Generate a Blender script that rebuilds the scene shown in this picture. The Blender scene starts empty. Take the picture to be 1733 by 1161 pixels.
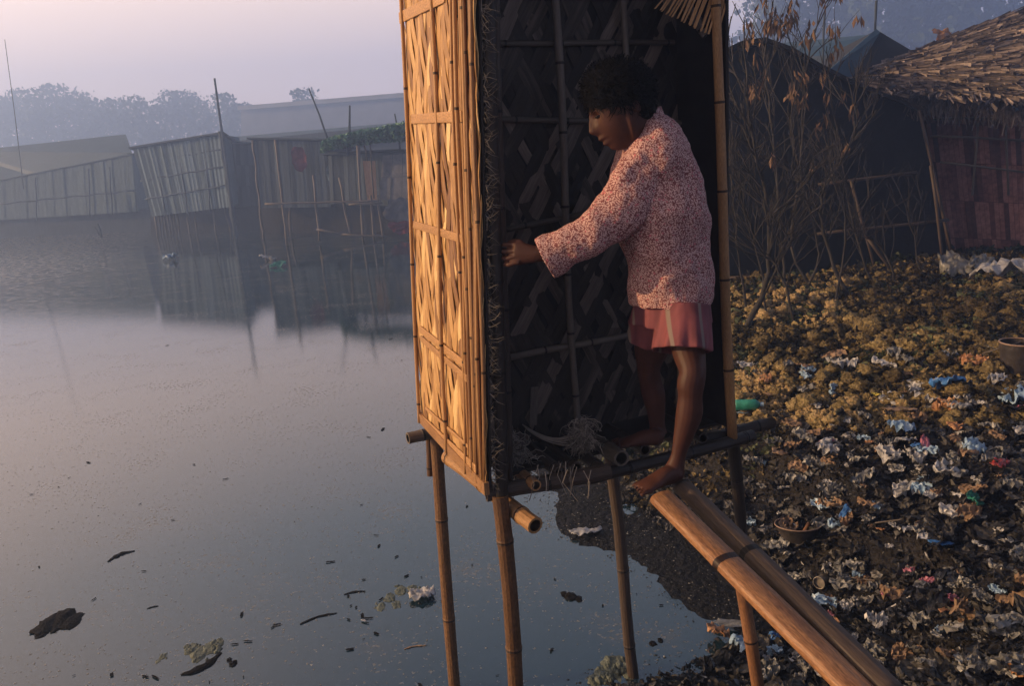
import bpy, bmesh, math, random
from mathutils import Vector as V, Matrix, noise
from math import sin, cos, pi, radians, sqrt, atan2
random.seed(7)
C = bpy.context.scene
COL = C.collection
# ------------------------------------------------------------------ camera
EYE = V((0, 0, 2.35)); FPX = 1325.0; PITCH = radians(13); ROLL = radians(3.6)
R0 = V((1, 0, 0)); U0 = V((0, sin(PITCH), cos(PITCH))); FW = V((0, cos(PITCH), -sin(PITCH)))
RT = R0*cos(ROLL)-U0*sin(ROLL); UP = R0*sin(ROLL)+U0*cos(ROLL)
cam_d = bpy.data.cameras.new('camera'); cam = bpy.data.objects.new('camera', cam_d); COL.objects.link(cam)
cam_d.sensor_width = 36; cam_d.lens = 36*FPX/1733; cam_d.clip_end = 2000; cam_d.clip_start = .05
M3 = Matrix((RT, UP, -FW)).transposed(); M4 = M3.to_4x4(); M4.translation = EYE
cam.matrix_world = M4; C.camera = cam
def ray(px, py): return FW + RT*((px-866.5)/FPX) + UP*((580.5-py)/FPX)
def Y(px, py, d):
    v = ray(px, py); return EYE + v*(d/v.y)
def Z(px, py, z=0.0):
    v = ray(px, py); return EYE + v*((z-EYE.z)/v.z)
# ------------------------------------------------------------------ world, sun, exposure
SUN_EL = radians(15); SUN_AZ = V((-.995, -.06, 0)).normalized()
SUN = V((SUN_AZ.x*cos(SUN_EL), SUN_AZ.y*cos(SUN_EL), sin(SUN_EL)))
w = bpy.data.worlds.new('World'); C.world = w; w.use_nodes = True
nt = w.node_tree; nt.nodes.clear(); L = nt.links.new
out = nt.nodes.new('ShaderNodeOutputWorld'); bg = nt.nodes.new('ShaderNodeBackground')
sky = nt.nodes.new('ShaderNodeTexSky'); sky.sky_type = 'NISHITA'; sky.sun_disc = False
sky.sun_elevation = SUN_EL; sky.sun_rotation = atan2(SUN.x, SUN.y); sky.dust_density = 4; sky.air_density = 1.2
tc = nt.nodes.new('ShaderNodeTexCoord'); sep = nt.nodes.new('ShaderNodeSeparateXYZ'); L(tc.outputs['Generated'], sep.inputs[0])
rp = nt.nodes.new('ShaderNodeValToRGB'); L(sep.outputs['Z'], rp.inputs[0])
el = rp.color_ramp.elements
el[0].position = 0.0; el[0].color = (1.22, .93, .90, 1)
el[1].position = 1.0; el[1].color = (.05, .075, .12, 1)
for pos, c in ((.12, (1.1, .84, .80)), (.24, (1.36, .98, .78)), (.42, (.42, .43, .45)), (.62, (.08, .11, .16))):
    e = el.new(pos); e.color = (*c, 1)
# warm glow of the hazy sky round the low sun
dot = nt.nodes.new('ShaderNodeVectorMath'); dot.operation = 'DOT_PRODUCT'; L(tc.outputs['Generated'], dot.inputs[0]); dot.inputs[1].default_value = SUN
mx = nt.nodes.new('ShaderNodeMath'); mx.operation = 'MAXIMUM'; L(dot.outputs['Value'], mx.inputs[0]); mx.inputs[1].default_value = 0
pw = nt.nodes.new('ShaderNodeMath'); pw.operation = 'POWER'; L(mx.outputs[0], pw.inputs[0]); pw.inputs[1].default_value = 2.5
gl = nt.nodes.new('ShaderNodeMixRGB'); gl.blend_type = 'ADD'; gl.inputs[2].default_value = (2.2, 1.3, .70, 1)
L(pw.outputs[0], gl.inputs[0]); L(rp.outputs[0], gl.inputs[1])
# cooler towards +x
mr = nt.nodes.new('ShaderNodeMapRange'); L(sep.outputs['X'], mr.inputs[0]); mr.inputs[1].default_value = 0; mr.inputs[2].default_value = .9
tint = nt.nodes.new('ShaderNodeMixRGB'); tint.blend_type = 'MULTIPLY'; tint.inputs[2].default_value = (.62, .78, 1.05, 1)
L(mr.outputs[0], tint.inputs[0]); L(gl.outputs[0], tint.inputs[1])
mr2 = nt.nodes.new('ShaderNodeMapRange'); L(sep.outputs['Y'], mr2.inputs[0]); mr2.inputs[1].default_value = .1; mr2.inputs[2].default_value = -.6; mr2.inputs[3].default_value = 0; mr2.inputs[4].default_value = 1
dk = nt.nodes.new('ShaderNodeMixRGB'); dk.blend_type = 'MULTIPLY'; dk.inputs[2].default_value = (.22, .25, .33, 1)
L(mr2.outputs[0], dk.inputs[0]); L(tint.outputs[0], dk.inputs[1])
sk = nt.nodes.new('ShaderNodeMixRGB'); sk.blend_type = 'MULTIPLY'; sk.inputs[0].default_value = 1; sk.inputs[2].default_value = (.05, .05, .05, 1)
L(sky.outputs[0], sk.inputs[1])
mixs = nt.nodes.new('ShaderNodeMixRGB'); mixs.inputs[0].default_value = .85; L(sk.outputs[0], mixs.inputs[1]); L(dk.outputs[0], mixs.inputs[2])
L(mixs.outputs[0], bg.inputs[0]); bg.inputs[1].default_value = 1.0; L(bg.outputs[0], out.inputs[0])
sd = bpy.data.lights.new('sun', 'SUN'); sd.energy = 5; sd.angle = radians(.6); sd.color = (1, .63, .31)
so = bpy.data.objects.new('sun', sd); COL.objects.link(so); so.rotation_euler = (-SUN).to_track_quat('-Z', 'Y').to_euler()
C.view_settings.view_transform = 'Standard'; C.view_settings.look = 'None'; C.view_settings.exposure = 0.7; C.view_settings.gamma = 1
cy = C.cycles; cy.use_denoising = True; cy.max_bounces = 6; cy.diffuse_bounces = 3; cy.glossy_bounces = 3; cy.volume_bounces = 1
cy.caustics_reflective = False; cy.caustics_refractive = False; cy.sample_clamp_indirect = 4
C.render.engine = 'CYCLES'
# ------------------------------------------------------------------ materials
MATS = {}
def mat(name, c1, c2, c3=None, rough=.8, scale=6, stretch=(1, 1, 1), coord='Object', bump=.3, bscale=None, attr=False, spec=.3, node=0, metal=0, bdist=.01, fine=0, mid=.5, trans=0):
    if name in MATS: return MATS[name]
    m = bpy.data.materials.new(name); m.use_nodes = True; t = m.node_tree; n = t.nodes; l = t.links.new
    b = n['Principled BSDF']; b.inputs['Roughness'].default_value = rough; b.inputs['Specular IOR Level'].default_value = spec; b.inputs['Metallic'].default_value = metal
    tcn = n.new('ShaderNodeTexCoord'); mp = n.new('ShaderNodeMapping'); mp.inputs['Scale'].default_value = stretch
    l(tcn.outputs[coord], mp.inputs[0])
    nz = n.new('ShaderNodeTexNoise'); nz.inputs['Scale'].default_value = scale; nz.inputs['Detail'].default_value = 8; nz.inputs['Roughness'].default_value = .62
    l(mp.outputs[0], nz.inputs['Vector'])
    fac = nz.outputs[0]
    if attr:
        at = n.new('ShaderNodeAttribute'); at.attribute_name = 'rnd'
        ma = n.new('ShaderNodeMath'); ma.operation = 'MULTIPLY_ADD'; ma.inputs[1].default_value = .75; l(at.outputs['Fac'], ma.inputs[0])
        mb = n.new('ShaderNodeMath'); mb.operation = 'MULTIPLY_ADD'; mb.inputs[1].default_value = .7; mb.inputs[2].default_value = -.22; l(fac, mb.inputs[0])
        l(mb.outputs[0], ma.inputs[2]); fac = ma.outputs[0]
    cr = n.new('ShaderNodeValToRGB'); l(fac, cr.inputs[0]); e = cr.color_ramp.elements
    e[0].position = .28 if not attr else .1; e[0].color = (*c1, 1); e[1].position = .72 if not attr else .9; e[1].color = (*c2, 1)
    if c3: k = e.new(mid); k.color = (*c3, 1)
    colr = cr.outputs[0]
    if fine:
        nf = n.new('ShaderNodeTexNoise'); nf.inputs['Scale'].default_value = scale*7; nf.inputs['Detail'].default_value = 4; l(mp.outputs[0], nf.inputs['Vector'])
        mrf = n.new('ShaderNodeMapRange'); l(nf.outputs[0], mrf.inputs[0]); mrf.inputs[1].default_value = .3; mrf.inputs[2].default_value = .7; mrf.inputs[3].default_value = 1-fine; mrf.inputs[4].default_value = 1+fine*.4
        mm = n.new('ShaderNodeVectorMath'); mm.operation = 'SCALE'; l(colr, mm.inputs[0]); l(mrf.outputs[0], mm.inputs['Scale']); colr = mm.outputs[0]
    if node:
        an = n.new('ShaderNodeAttribute'); an.attribute_name = 'nod'
        mn = n.new('ShaderNodeMixRGB'); l(an.outputs['Fac'], mn.inputs[0]); l(colr, mn.inputs[1]); mn.inputs[2].default_value = tuple(x*.5 for x in c1)+(1,); colr = mn.outputs[0]
    l(colr, b.inputs['Base Color'])
    if trans:
        b.inputs['Transmission Weight'].default_value = trans
    if bump:
        nb = n.new('ShaderNodeTexNoise'); nb.inputs['Scale'].default_value = bscale or scale*3; nb.inputs['Detail'].default_value = 6; l(mp.outputs[0], nb.inputs['Vector'])
        bm_ = n.new('ShaderNodeBump'); bm_.inputs['Strength'].default_value = bump; bm_.inputs['Distance'].default_value = bdist; l(nb.outputs[0], bm_.inputs['Height']); l(bm_.outputs[0], b.inputs['Normal'])
    MATS[name] = m; return m
UVS = (1, 1, 1)
m_bam_gold = mat('bamboo_gold', (.09, .045, .02), (.50, .28, .115), (.27, .14, .06), rough=.55, scale=3.5, stretch=(7, 2.4, 1), coord='UV', attr=True, node=1, bump=.3, bdist=.003, fine=.35)
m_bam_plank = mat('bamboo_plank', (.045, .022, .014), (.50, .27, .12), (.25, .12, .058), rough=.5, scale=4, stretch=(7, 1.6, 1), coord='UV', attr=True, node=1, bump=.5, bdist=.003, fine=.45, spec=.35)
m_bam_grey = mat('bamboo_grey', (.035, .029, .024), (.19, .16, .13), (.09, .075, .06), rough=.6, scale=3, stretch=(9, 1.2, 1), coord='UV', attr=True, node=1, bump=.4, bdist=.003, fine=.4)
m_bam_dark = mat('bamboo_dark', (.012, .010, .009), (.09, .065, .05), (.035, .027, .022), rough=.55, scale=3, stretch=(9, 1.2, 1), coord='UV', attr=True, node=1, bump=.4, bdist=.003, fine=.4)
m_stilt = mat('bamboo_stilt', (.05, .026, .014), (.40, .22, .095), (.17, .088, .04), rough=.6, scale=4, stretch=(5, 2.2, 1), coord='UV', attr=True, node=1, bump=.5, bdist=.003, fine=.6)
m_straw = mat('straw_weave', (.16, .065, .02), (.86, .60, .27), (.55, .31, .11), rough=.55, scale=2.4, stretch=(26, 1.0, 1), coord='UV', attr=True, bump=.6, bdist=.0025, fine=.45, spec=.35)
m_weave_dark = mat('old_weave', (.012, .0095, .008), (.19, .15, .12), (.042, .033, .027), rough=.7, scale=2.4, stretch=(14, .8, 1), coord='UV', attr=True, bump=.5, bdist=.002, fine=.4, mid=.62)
m_mat_tan = mat('tan_mat', (.28, .16, .09), (.46, .30, .19), rough=.8, scale=8, stretch=(6, 6, 1), bump=.3)
m_fibre = mat('dry_fibre', (.08, .07, .06), (.42, .37, .31), rough=.9, scale=14, attr=True, bump=0)
m_hair = mat('black_hair', (.002, .002, .002), (.006, .0055, .0055), rough=.7, scale=60, bump=.4, spec=.08)
m_skin = mat('brown_skin', (.044, .016, .011), (.082, .031, .020), rough=.55, scale=14, bump=.12, bscale=160, bdist=.002, spec=.25)
m_nail = mat('nail', (.3, .15, .11), (.36, .19, .14), rough=.35, bump=0)
m_black = mat('tar_and_shade_black', (.003, .003, .0035), (.012, .0115, .012), rough=.75, scale=2, bump=.5, bdist=.03, fine=.3)  # also the black of the shade panels under the far sheds
m_mudwet = mat('wet_mud', (.008, .008, .008), (.045, .038, .03), (.018, .016, .014), rough=.35, scale=5, bump=.9, bscale=28, bdist=.03, spec=.35, fine=.4)
m_bark = mat('bare_bark', (.014, .013, .0125), (.052, .048, .045), rough=.9, scale=10, stretch=(1, 1, .2), bump=.4)
m_dryleaf = mat('dry_leaf', (.08, .045, .028), (.24, .15, .085), rough=.8, scale=10, attr=True, bump=.2)
m_treefol = mat('tree_leaf', (.02, .035, .02), (.07, .10, .05), rough=.8, scale=2, attr=True, bump=0)
m_vine = mat('vine_leaf', (.04, .11, .06), (.17, .34, .20), rough=.6, scale=4, attr=True, bump=0)
m_thatch = mat('thatch', (.045, .04, .038), (.38, .31, .265), (.15, .12, .105), rough=.9, scale=3, stretch=(1, 1, 1), attr=True, bump=.5, fine=.4)
m_wall_grey = mat('grey_matting', (.06, .095, .115), (.27, .36, .40), (.14, .195, .22), rough=.85, scale=2.2, stretch=(3, 3, .5), attr=True, bump=.4, bdist=.02, fine=.3)
m_wall_dark = mat('dark_matting', (.022, .032, .042), (.10, .13, .155), rough=.85, scale=2.2, stretch=(3, 3, .5), attr=True, bump=.4, bdist=.02)
m_tin = mat('weathered_tin', (.014, .042, .066), (.036, .082, .115), rough=.6, scale=1.2, stretch=(1, 1, 1), attr=True, bump=.2, fine=.25, spec=.3)
m_tarp_blue = mat('blue_tarp', (.03, .07, .11), (.08, .16, .22), rough=.55, scale=2, bump=.3, bdist=.03)
m_redwall = mat('reddish_matting', (.07, .035, .03), (.40, .20, .17), (.20, .09, .08), rough=.85, scale=3, attr=True, bump=.4, fine=.4)
m_cloth_grey = mat('grey_cloth', (.12, .12, .125), (.24, .235, .24), rough=.9, scale=5, bump=.4)
m_cloth_red = mat('red_cloth', (.10, .02, .03), (.24, .06, .07), rough=.9, scale=5, bump=.4)
m_tin_can = mat('can_metal', (.18, .16, .13), (.42, .38, .33), rough=.4, metal=.7, scale=9, bump=.3)
m_concrete = mat('far_plaster', (.16, .17, .18), (.24, .25, .26), rough=.9, scale=.5, bump=0)

def plastic(name, a, b): return mat(name, a, b, rough=.38, scale=22, bump=.6, bscale=40, bdist=.004, spec=.5, fine=.3)
P_WHITE = plastic('plastic_white', (.22, .22, .22), (.62, .63, .65)); P_BLUE = plastic('plastic_blue', (.02, .09, .30), (.08, .26, .62))
P_LBLUE = plastic('plastic_pale_blue', (.16, .28, .42), (.42, .58, .75)); P_GREEN = plastic('plastic_green', (.01, .14, .10), (.05, .34, .25))
P_RED = plastic('plastic_red', (.22, .02, .02), (.50, .07, .06)); P_PINK = plastic('plastic_pink', (.30, .08, .14), (.52, .22, .28))
P_YEL = plastic('plastic_yellow', (.4, .32, .04), (.72, .6, .1)); P_ORG = plastic('plastic_orange', (.26, .12, .05), (.52, .28, .13))
P_GREY = plastic('plastic_grey', (.08, .082, .082), (.30, .305, .30)); P_TAN = mat('cardboard', (.16, .10, .06), (.34, .24, .16), rough=.9, scale=8, bump=.3)
P_WEED = mat('water_weed', (.035, .048, .035), (.17, .19, .15), rough=.7, scale=30, bump=.6, bscale=60, bdist=.01)
P_SLIME = mat('black_scum', (.004, .004, .004), (.018, .016, .014), spec=.08, rough=.9, scale=40, bump=.8, bscale=70, bdist=.01)

# ------------------------------------------------------------------ mesh helpers
class MB:
    def __init__(s): s.v = []; s.f = []; s.r = []; s.n = []; s.uv = []
    def face(s, idx, r=.5, n=0, uv=None):
        s.f.append(tuple(idx)); s.r.append(r); s.n.append(n); s.uv.append(uv or [(s.v[i][0]+s.v[i][1]*.7, s.v[i][2]) for i in idx])
    def add(s, p): s.v.append(tuple(p)); return len(s.v)-1
    def quad(s, a, b, c, d, r=.5, uv=None):
        i = [s.add(p) for p in (a, b, c, d)]; s.face(i, r, 0, uv)
    def box(s, o, ax, ay, az, r=.5):       # o centre, half axis vectors
        c = [o+ax*x+ay*y+az*z for z in (-1, 1) for y in (-1, 1) for x in (-1, 1)]
        i = [s.add(p) for p in c]
        la, lb, lc = ax.length*2, ay.length*2, az.length*2
        for q in ((0, 2, 3, 1), (4, 5, 7, 6), (0, 1, 5, 4), (2, 6, 7, 3), (0, 4, 6, 2), (1, 3, 7, 5)):
            s.face([i[k] for k in q], r, 0, [(0, 0), (.03, 0), (.03, max(la, lb, lc)), (0, max(la, lb, lc))])
    def beam(s, a, b, wd, th, upv=V((0, 0, 1)), r=.5):
        a = V(a); b = V(b); t = (b-a); ln = t.length; t = t.normalized(); x = t.cross(upv).normalized(); y = x.cross(t).normalized()
        s.box2(a, b, x*wd/2, y*th/2, r)
    def box2(s, a, b, hx, hy, r=.5):
        ln = (b-a).length; ring = (-hx-hy, hx-hy, hx+hy, -hx+hy)
        A = [s.add(a+q) for q in ring]; B = [s.add(b+q) for q in ring]; w1 = hx.length*2
        s.face((A[3], A[2], A[1], A[0]), r); s.face(B, r)
        for k in range(4):
            j = (k+1) % 4; s.face((A[k], A[j], B[j], B[k]), r, 0, [(k*.05, 0), (k*.05+w1, 0), (k*.05+w1, ln), (k*.05, ln)])
    def tube(s, pts, rad, seg=8, r=.5, cap=True, nodes=None, close_r=None):
        pts = [V(p) for p in pts]; N = len(pts)
        rad = rad if isinstance(rad, (list, tuple)) else [rad]*N
        t0 = (pts[1]-pts[0]).normalized(); ref = V((0, 0, 1)) if abs(t0.z) < .9 else V((1, 0, 0))
        x = t0.cross(ref).normalized(); rings = []; ln = 0
        for i, p in enumerate(pts):
            t = (pts[min(i+1, N-1)]-pts[max(i-1, 0)]).normalized(); x = (x-t*x.dot(t)).normalized(); y = t.cross(x)
            if i: ln += (p-pts[i-1]).length
            rings.append(([s.add(p+(x*cos(2*pi*k/seg)+y*sin(2*pi*k/seg))*rad[i]) for k in range(seg)], ln))
        for i in range(N-1):
            A, la = rings[i]; B, lb = rings[i+1]
            for k in range(seg):
                j = (k+1) % seg; u0 = k/seg*.25; u1 = (k+1)/seg*.25
                s.face((A[k], A[j], B[j], B[k]), r, nodes[i] if nodes else 0, [(u0, la), (u1, la), (u1, lb), (u0, lb)])
        if cap:
            s.face(list(reversed(rings[0][0])), r); s.face(rings[-1][0], r)
        return rings
    def bamboo(s, a, b, r0, r1=None, step=.26, r=None, bend=0, seg=12, open0=False, open1=False, split=False):
        a = V(a); b = V(b); r1 = r1 if r1 is not None else r0; r = random.random() if r is None else r
        ln = (b-a).length; side = (b-a).cross(V((.3, .8, .2))).normalized(); ph = random.random()*step
        ts = [0]; nd = []; k = ph; stops = []
        while k < ln-.015:
            if k > .015: stops.append(k)
            k += step*random.uniform(.9, 1.12)
        seq = [(0, 1, 0)]
        prev = 0
        for q in stops:
            seq += [((prev+q)/2, .97, 0), (q-.010, 1.0, 0), (q-.004, 1.09, 1), (q+.001, 1.0, 1), (q+.005, 1.06, 0), (q+.014, .99, 0)]; prev = q
        seq += [(ln, 1, 0)]
        seq = [e for e in seq if 0 <= e[0] <= ln]; seq.sort()
        pts = []; rad = []; nodes = []
        wob = V((random.uniform(-1, 1), random.uniform(-1, 1), random.uniform(-1, 1)))*.004*min(ln, 2)
        for d, f, n_ in seq:
            t = d/ln; pts.append(a.lerp(b, t)+side*bend*sin(pi*t)+wob*sin(7*t)); rad.append((r0+(r1-r0)*t)*f); nodes.append(n_)
        rings = s.tube(pts, rad, seg, r, cap=False, nodes=nodes)
        for flag, (ring, _), rr, tdir in ((open0, rings[0], r0, (b-a).normalized()), (open1, rings[-1], r1, (a-b).normalized())):
            c = sum((V(s.v[i]) for i in ring), V())/len(ring)
            inn = [s.add(c+(V(s.v[i])-c)*.72) for i in ring]
            dep = [s.add(V(s.v[i])+tdir*(rr*(2.2 if flag else .1))) for i in inn]
            for k in range(len(ring)):
                j = (k+1) % len(ring); s.face((ring[k], inn[k], inn[j], ring[j]), min(1, r+.3)); s.face((inn[k], dep[k], dep[j], inn[j]), r, 1)
            s.face(dep, r, 1 if flag else 0)
    def build(s, name, m, parent=None, smooth=False, label=None):
        me = bpy.data.meshes.new(name); me.from_pydata(s.v, [], s.f)
        a = me.attributes.new('rnd', 'FLOAT', 'FACE'); a.data.foreach_set('value', s.r)
        a = me.attributes.new('nod', 'FLOAT', 'FACE'); a.data.foreach_set('value', [float(x) for x in s.n])
        ul = me.uv_layers.new(name='UVMap'); flat = [c for f in s.uv for p in f for c in p]; ul.data.foreach_set('uv', flat)
        if smooth: me.polygons.foreach_set('use_smooth', [True]*len(me.polygons))
        me.materials.append(m); me.update()
        o = bpy.data.objects.new(name, me); COL.objects.link(o)
        if parent: o.parent = parent; o.matrix_parent_inverse = Matrix.Translation(-parent.location)
        if label: o['label'] = label
        return o
def tag(o, label=None, cat=None, group=None, kind=None):
    if label: o['label'] = label
    if cat: o['category'] = cat
    if group: o['group'] = group
    if kind: o['kind'] = kind
    return o
def thing(name, loc, label, cat, group=None):
    o = bpy.data.objects.new(name, None); COL.objects.link(o); o.location = V(loc); o.empty_display_size = .1
    return tag(o, label, cat, group)
def rotv(v, ax, ang): return Matrix.Rotation(ang, 3, ax) @ v
rr = random.uniform
# ------------------------------------------------------------------ terrain
SHORE = [(-6, -30), (-4, -2), (-1.5, 1.4), (-.6, 2.5), (-.03, 3.05), (.41, 3.17), (.7, 3.3), (1.0, 3.46), (.88, 3.66), (.30, 4.66), (.02, 5.5), (-.4, 7.4), (-1.5, 15), (-3, 25), (-4.2, 29.5), (-8, 33.5), (-12, 42), (-19, 45), (-40, 47), (-400, 60)]
def sdist(x, y):
    best = 1e9; inside = False; n = len(SHORE)
    for i in range(n-1):
        ax, ay = SHORE[i]; bx, by = SHORE[i+1]; dx = bx-ax; dy = by-ay
        t = max(0, min(1, ((x-ax)*dx+(y-ay)*dy)/(dx*dx+dy*dy))); qx = x-ax-dx*t; qy = y-ay-dy*t; d = qx*qx+qy*qy
        if d < best: best = d
    poly = [(1000, -30)]+SHORE+[(-400, 1000), (1000, 1000)]
    j = len(poly)-1
    for i in range(len(poly)):
        xi, yi = poly[i]; xj, yj = poly[j]
        if (yi > y) != (yj > y) and x < (xj-xi)*(y-yi)/(yj-yi)+xi: inside = not inside
        j = i
    return sqrt(best)*(1 if inside else -1)
PROF = [(-3, -.5), (-.5, -.14), (0, -.008), (.12, .006), (.55, .022), (.85, .20), (1.1, .42), (1.7, .60), (3, .78), (6, .88), (40, 1.0), (300, 1.2)]
def prof(s):
    if s <= PROF[0][0]: return PROF[0][1]
    for (a, za), (b, zb) in zip(PROF, PROF[1:]):
        if s <= b: return za+(zb-za)*(s-a)/(b-a)
    return PROF[-1][1]
def ground(x, y):
    s = sdist(x, y); s2 = s+.18*noise.noise(V((x*1.7, y*1.7, 3)))
    z = prof(s2)
    k = max(0, min(1, (s-.2)/.9))
    z += k*(.10*noise.noise(V((x*1.3, y*1.3, 0)))+.08*noise.noise(V((x*4, y*4, 5)))+.045*noise.noise(V((x*11, y*11, 9))))
    z += .006*noise.noise(V((x*14, y*14, 9)))
    return z
def axis(lo, hi, a, b, fine, g=1.16):
    xs = []; x = a
    while x < b: xs.append(x); x += fine
    st = fine
    while x < hi: xs.append(x); st *= g; x += st
    xs.append(hi); x = a; st = fine; le = []
    while x > lo: st *= g; x -= st; le.append(max(x, lo))
    return list(reversed(le))+xs
xs = axis(-124, 124, -.6, 7, .055); ys = axis(-4.5, 184, 2, 11, .06)
g = MB()
for y in ys:
    for x in xs: g.v.append((x, y, ground(x, y)))
nx = len(xs)
for j in range(len(ys)-1):
    for i in range(nx-1): a = j*nx+i; g.f.append((a, a+1, a+nx+1, a+nx)); g.r.append(.5); g.n.append(0); g.uv.append([(0, 0)]*4)
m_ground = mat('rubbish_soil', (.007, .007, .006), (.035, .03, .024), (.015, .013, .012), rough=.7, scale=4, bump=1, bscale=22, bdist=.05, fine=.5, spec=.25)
t = m_ground.node_tree; n = t.nodes; l = t.links.new; b = n['Principled BSDF']
ge = n.new('ShaderNodeNewGeometry'); sp = n.new('ShaderNodeSeparateXYZ'); l(ge.outputs['Position'], sp.inputs[0])
wz = n.new('ShaderNodeMapRange'); l(sp.outputs['Z'], wz.inputs[0]); wz.inputs[1].default_value = .05; wz.inputs[2].default_value = .16; wz.inputs[3].default_value = .10; wz.inputs[4].default_value = 1  # low ground darkened as wet mud; stands for dark reflection under the hut
src = b.inputs['Base Color'].links[0].from_socket; vm = n.new('ShaderNodeVectorMath'); vm.operation = 'SCALE'; l(src, vm.inputs[0]); l(wz.outputs[0], vm.inputs['Scale']); l(vm.outputs[0], b.inputs['Base Color'])
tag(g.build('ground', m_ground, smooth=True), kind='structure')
# ------------------------------------------------------------------ water
m_water = bpy.data.materials.new('pond_water'); m_water.use_nodes = True
t = m_water.node_tree; n = t.nodes; l = t.links.new; b = n['Principled BSDF']
b.inputs['IOR'].default_value = 2.15; b.inputs['Specular IOR Level'].default_value = .5; b.inputs['Roughness'].default_value = .06
tcn = n.new('ShaderNodeTexCoord')
nz = n.new('ShaderNodeTexNoise'); nz.inputs['Scale'].default_value = .35; nz.inputs['Detail'].default_value = 6; l(tcn.outputs['Object'], nz.inputs['Vector'])
cr = n.new('ShaderNodeValToRGB'); l(nz.outputs[0], cr.inputs[0]); e = cr.color_ramp.elements
e[0].position = .35; e[0].color = (.006, .028, .046, 1); e[1].position = .7; e[1].color = (.018, .038, .05, 1)
# fine floating specks as a colour and roughness change of the scummy surface
n2 = n.new('ShaderNodeTexNoise'); n2.inputs['Scale'].default_value = 38; n2.inputs['Detail'].default_value = 3; l(tcn.outputs['Object'], n2.inputs['Vector'])
n3 = n.new('ShaderNodeTexNoise'); n3.inputs['Scale'].default_value = 1.6; n3.inputs['Detail'].default_value = 4; l(tcn.outputs['Object'], n3.inputs['Vector'])
ad = n.new('ShaderNodeMath'); ad.operation = 'MULTIPLY_ADD'; l(n3.outputs[0], ad.inputs[0]); ad.inputs[1].default_value = .35; l(n2.outputs[0], ad.inputs[2])
c2 = n.new('ShaderNodeValToRGB'); l(ad.outputs[0], c2.inputs[0]); c2.color_ramp.elements[0].position = .80; c2.color_ramp.elements[1].position = .86
mc = n.new('ShaderNodeMixRGB'); l(c2.outputs[0], mc.inputs[0]); l(cr.outputs[0], mc.inputs[1]); mc.inputs[2].default_value = (.10, .10, .085, 1); l(mc.outputs[0], b.inputs['Base Color'])
mrr = n.new('ShaderNodeMapRange'); l(c2.outputs[0], mrr.inputs[0]); mrr.inputs[3].default_value = .012; mrr.inputs[4].default_value = .45; l(mrr.outputs[0], b.inputs['Roughness'])
nb = n.new('ShaderNodeTexNoise'); nb.inputs['Scale'].default_value = 7; nb.inputs['Detail'].default_value = 7; nb.inputs['Roughness'].default_value = .7; l(tcn.outputs['Object'], nb.inputs['Vector'])
nb2 = n.new('ShaderNodeTexNoise'); nb2.inputs['Scale'].default_value = 60; nb2.inputs['Detail'].default_value = 3; l(tcn.outputs['Object'], nb2.inputs['Vector'])
bp = n.new('ShaderNodeBump'); bp.inputs['Strength'].default_value = .05; bp.inputs['Distance'].default_value = .005; l(nb.outputs[0], bp.inputs['Height'])
bp2 = n.new('ShaderNodeBump'); bp2.inputs['Strength'].default_value = .18; bp2.inputs['Distance'].default_value = .0015; l(nb2.outputs[0], bp2.inputs['Height']); l(bp.outputs[0], bp2.inputs['Normal'])
l(bp2.outputs[0], b.inputs['Normal'])
sp = n.new('ShaderNodeSeparateXYZ'); l(tcn.outputs['Object'], sp.inputs[0])
f1 = n.new('ShaderNodeMath'); f1.operation = 'MULTIPLY_ADD'; l(sp.outputs['Y'], f1.inputs[0]); f1.inputs[1].default_value = -.36; f1.inputs[2].default_value = -1.2
f2 = n.new('ShaderNodeMath'); f2.operation = 'SUBTRACT'; l(f1.outputs[0], f2.inputs[0]); l(sp.outputs['X'], f2.inputs[1])
f3 = n.new('ShaderNodeMapRange'); l(f2.outputs[0], f3.inputs[0]); f3.inputs[1].default_value = -3; f3.inputs[2].default_value = 5
f4 = n.new('ShaderNodeMapRange'); l(sp.outputs['Y'], f4.inputs[0]); f4.inputs[1].default_value = 8; f4.inputs[2].default_value = 24
f5 = n.new('ShaderNodeMath'); f5.operation = 'MULTIPLY'; l(f3.outputs[0], f5.inputs[0]); l(f4.outputs[0], f5.inputs[1])
ng = n.new('ShaderNodeTexNoise'); ng.inputs['Scale'].default_value = 5; ng.inputs['Detail'].default_value = 6; ng.inputs['Roughness'].default_value = .75; l(tcn.outputs['Object'], ng.inputs['Vector'])
g1 = n.new('ShaderNodeMapRange'); l(ng.outputs[0], g1.inputs[0]); g1.inputs[1].default_value = .42; g1.inputs[2].default_value = .60
g0 = n.new('ShaderNodeMapRange'); l(n3.outputs[0], g0.inputs[0]); g0.inputs[1].default_value = .56; g0.inputs[2].default_value = .70; g0.inputs[4].default_value = .35
g2 = n.new('ShaderNodeMath'); g2.operation = 'MAXIMUM'; l(f5.outputs[0], g2.inputs[0]); l(g0.outputs[0], g2.inputs[1])
g3 = n.new('ShaderNodeMath'); g3.operation = 'MULTIPLY'; l(g1.outputs[0], g3.inputs[0]); l(g2.outputs[0], g3.inputs[1])
fm_ = n.new('ShaderNodeMixRGB'); l(g3.outputs[0], fm_.inputs[0]); l(mc.outputs[0], fm_.inputs[1]); fm_.inputs[2].default_value = (.15, .145, .135, 1); l(fm_.outputs[0], b.inputs['Base Color'])
fr = n.new('ShaderNodeMixRGB'); l(g3.outputs[0], fr.inputs[0]); l(mrr.outputs[0], fr.inputs[1]); fr.inputs[2].default_value = (.4, .4, .4, 1); l(fr.outputs[0], b.inputs['Roughness'])
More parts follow.
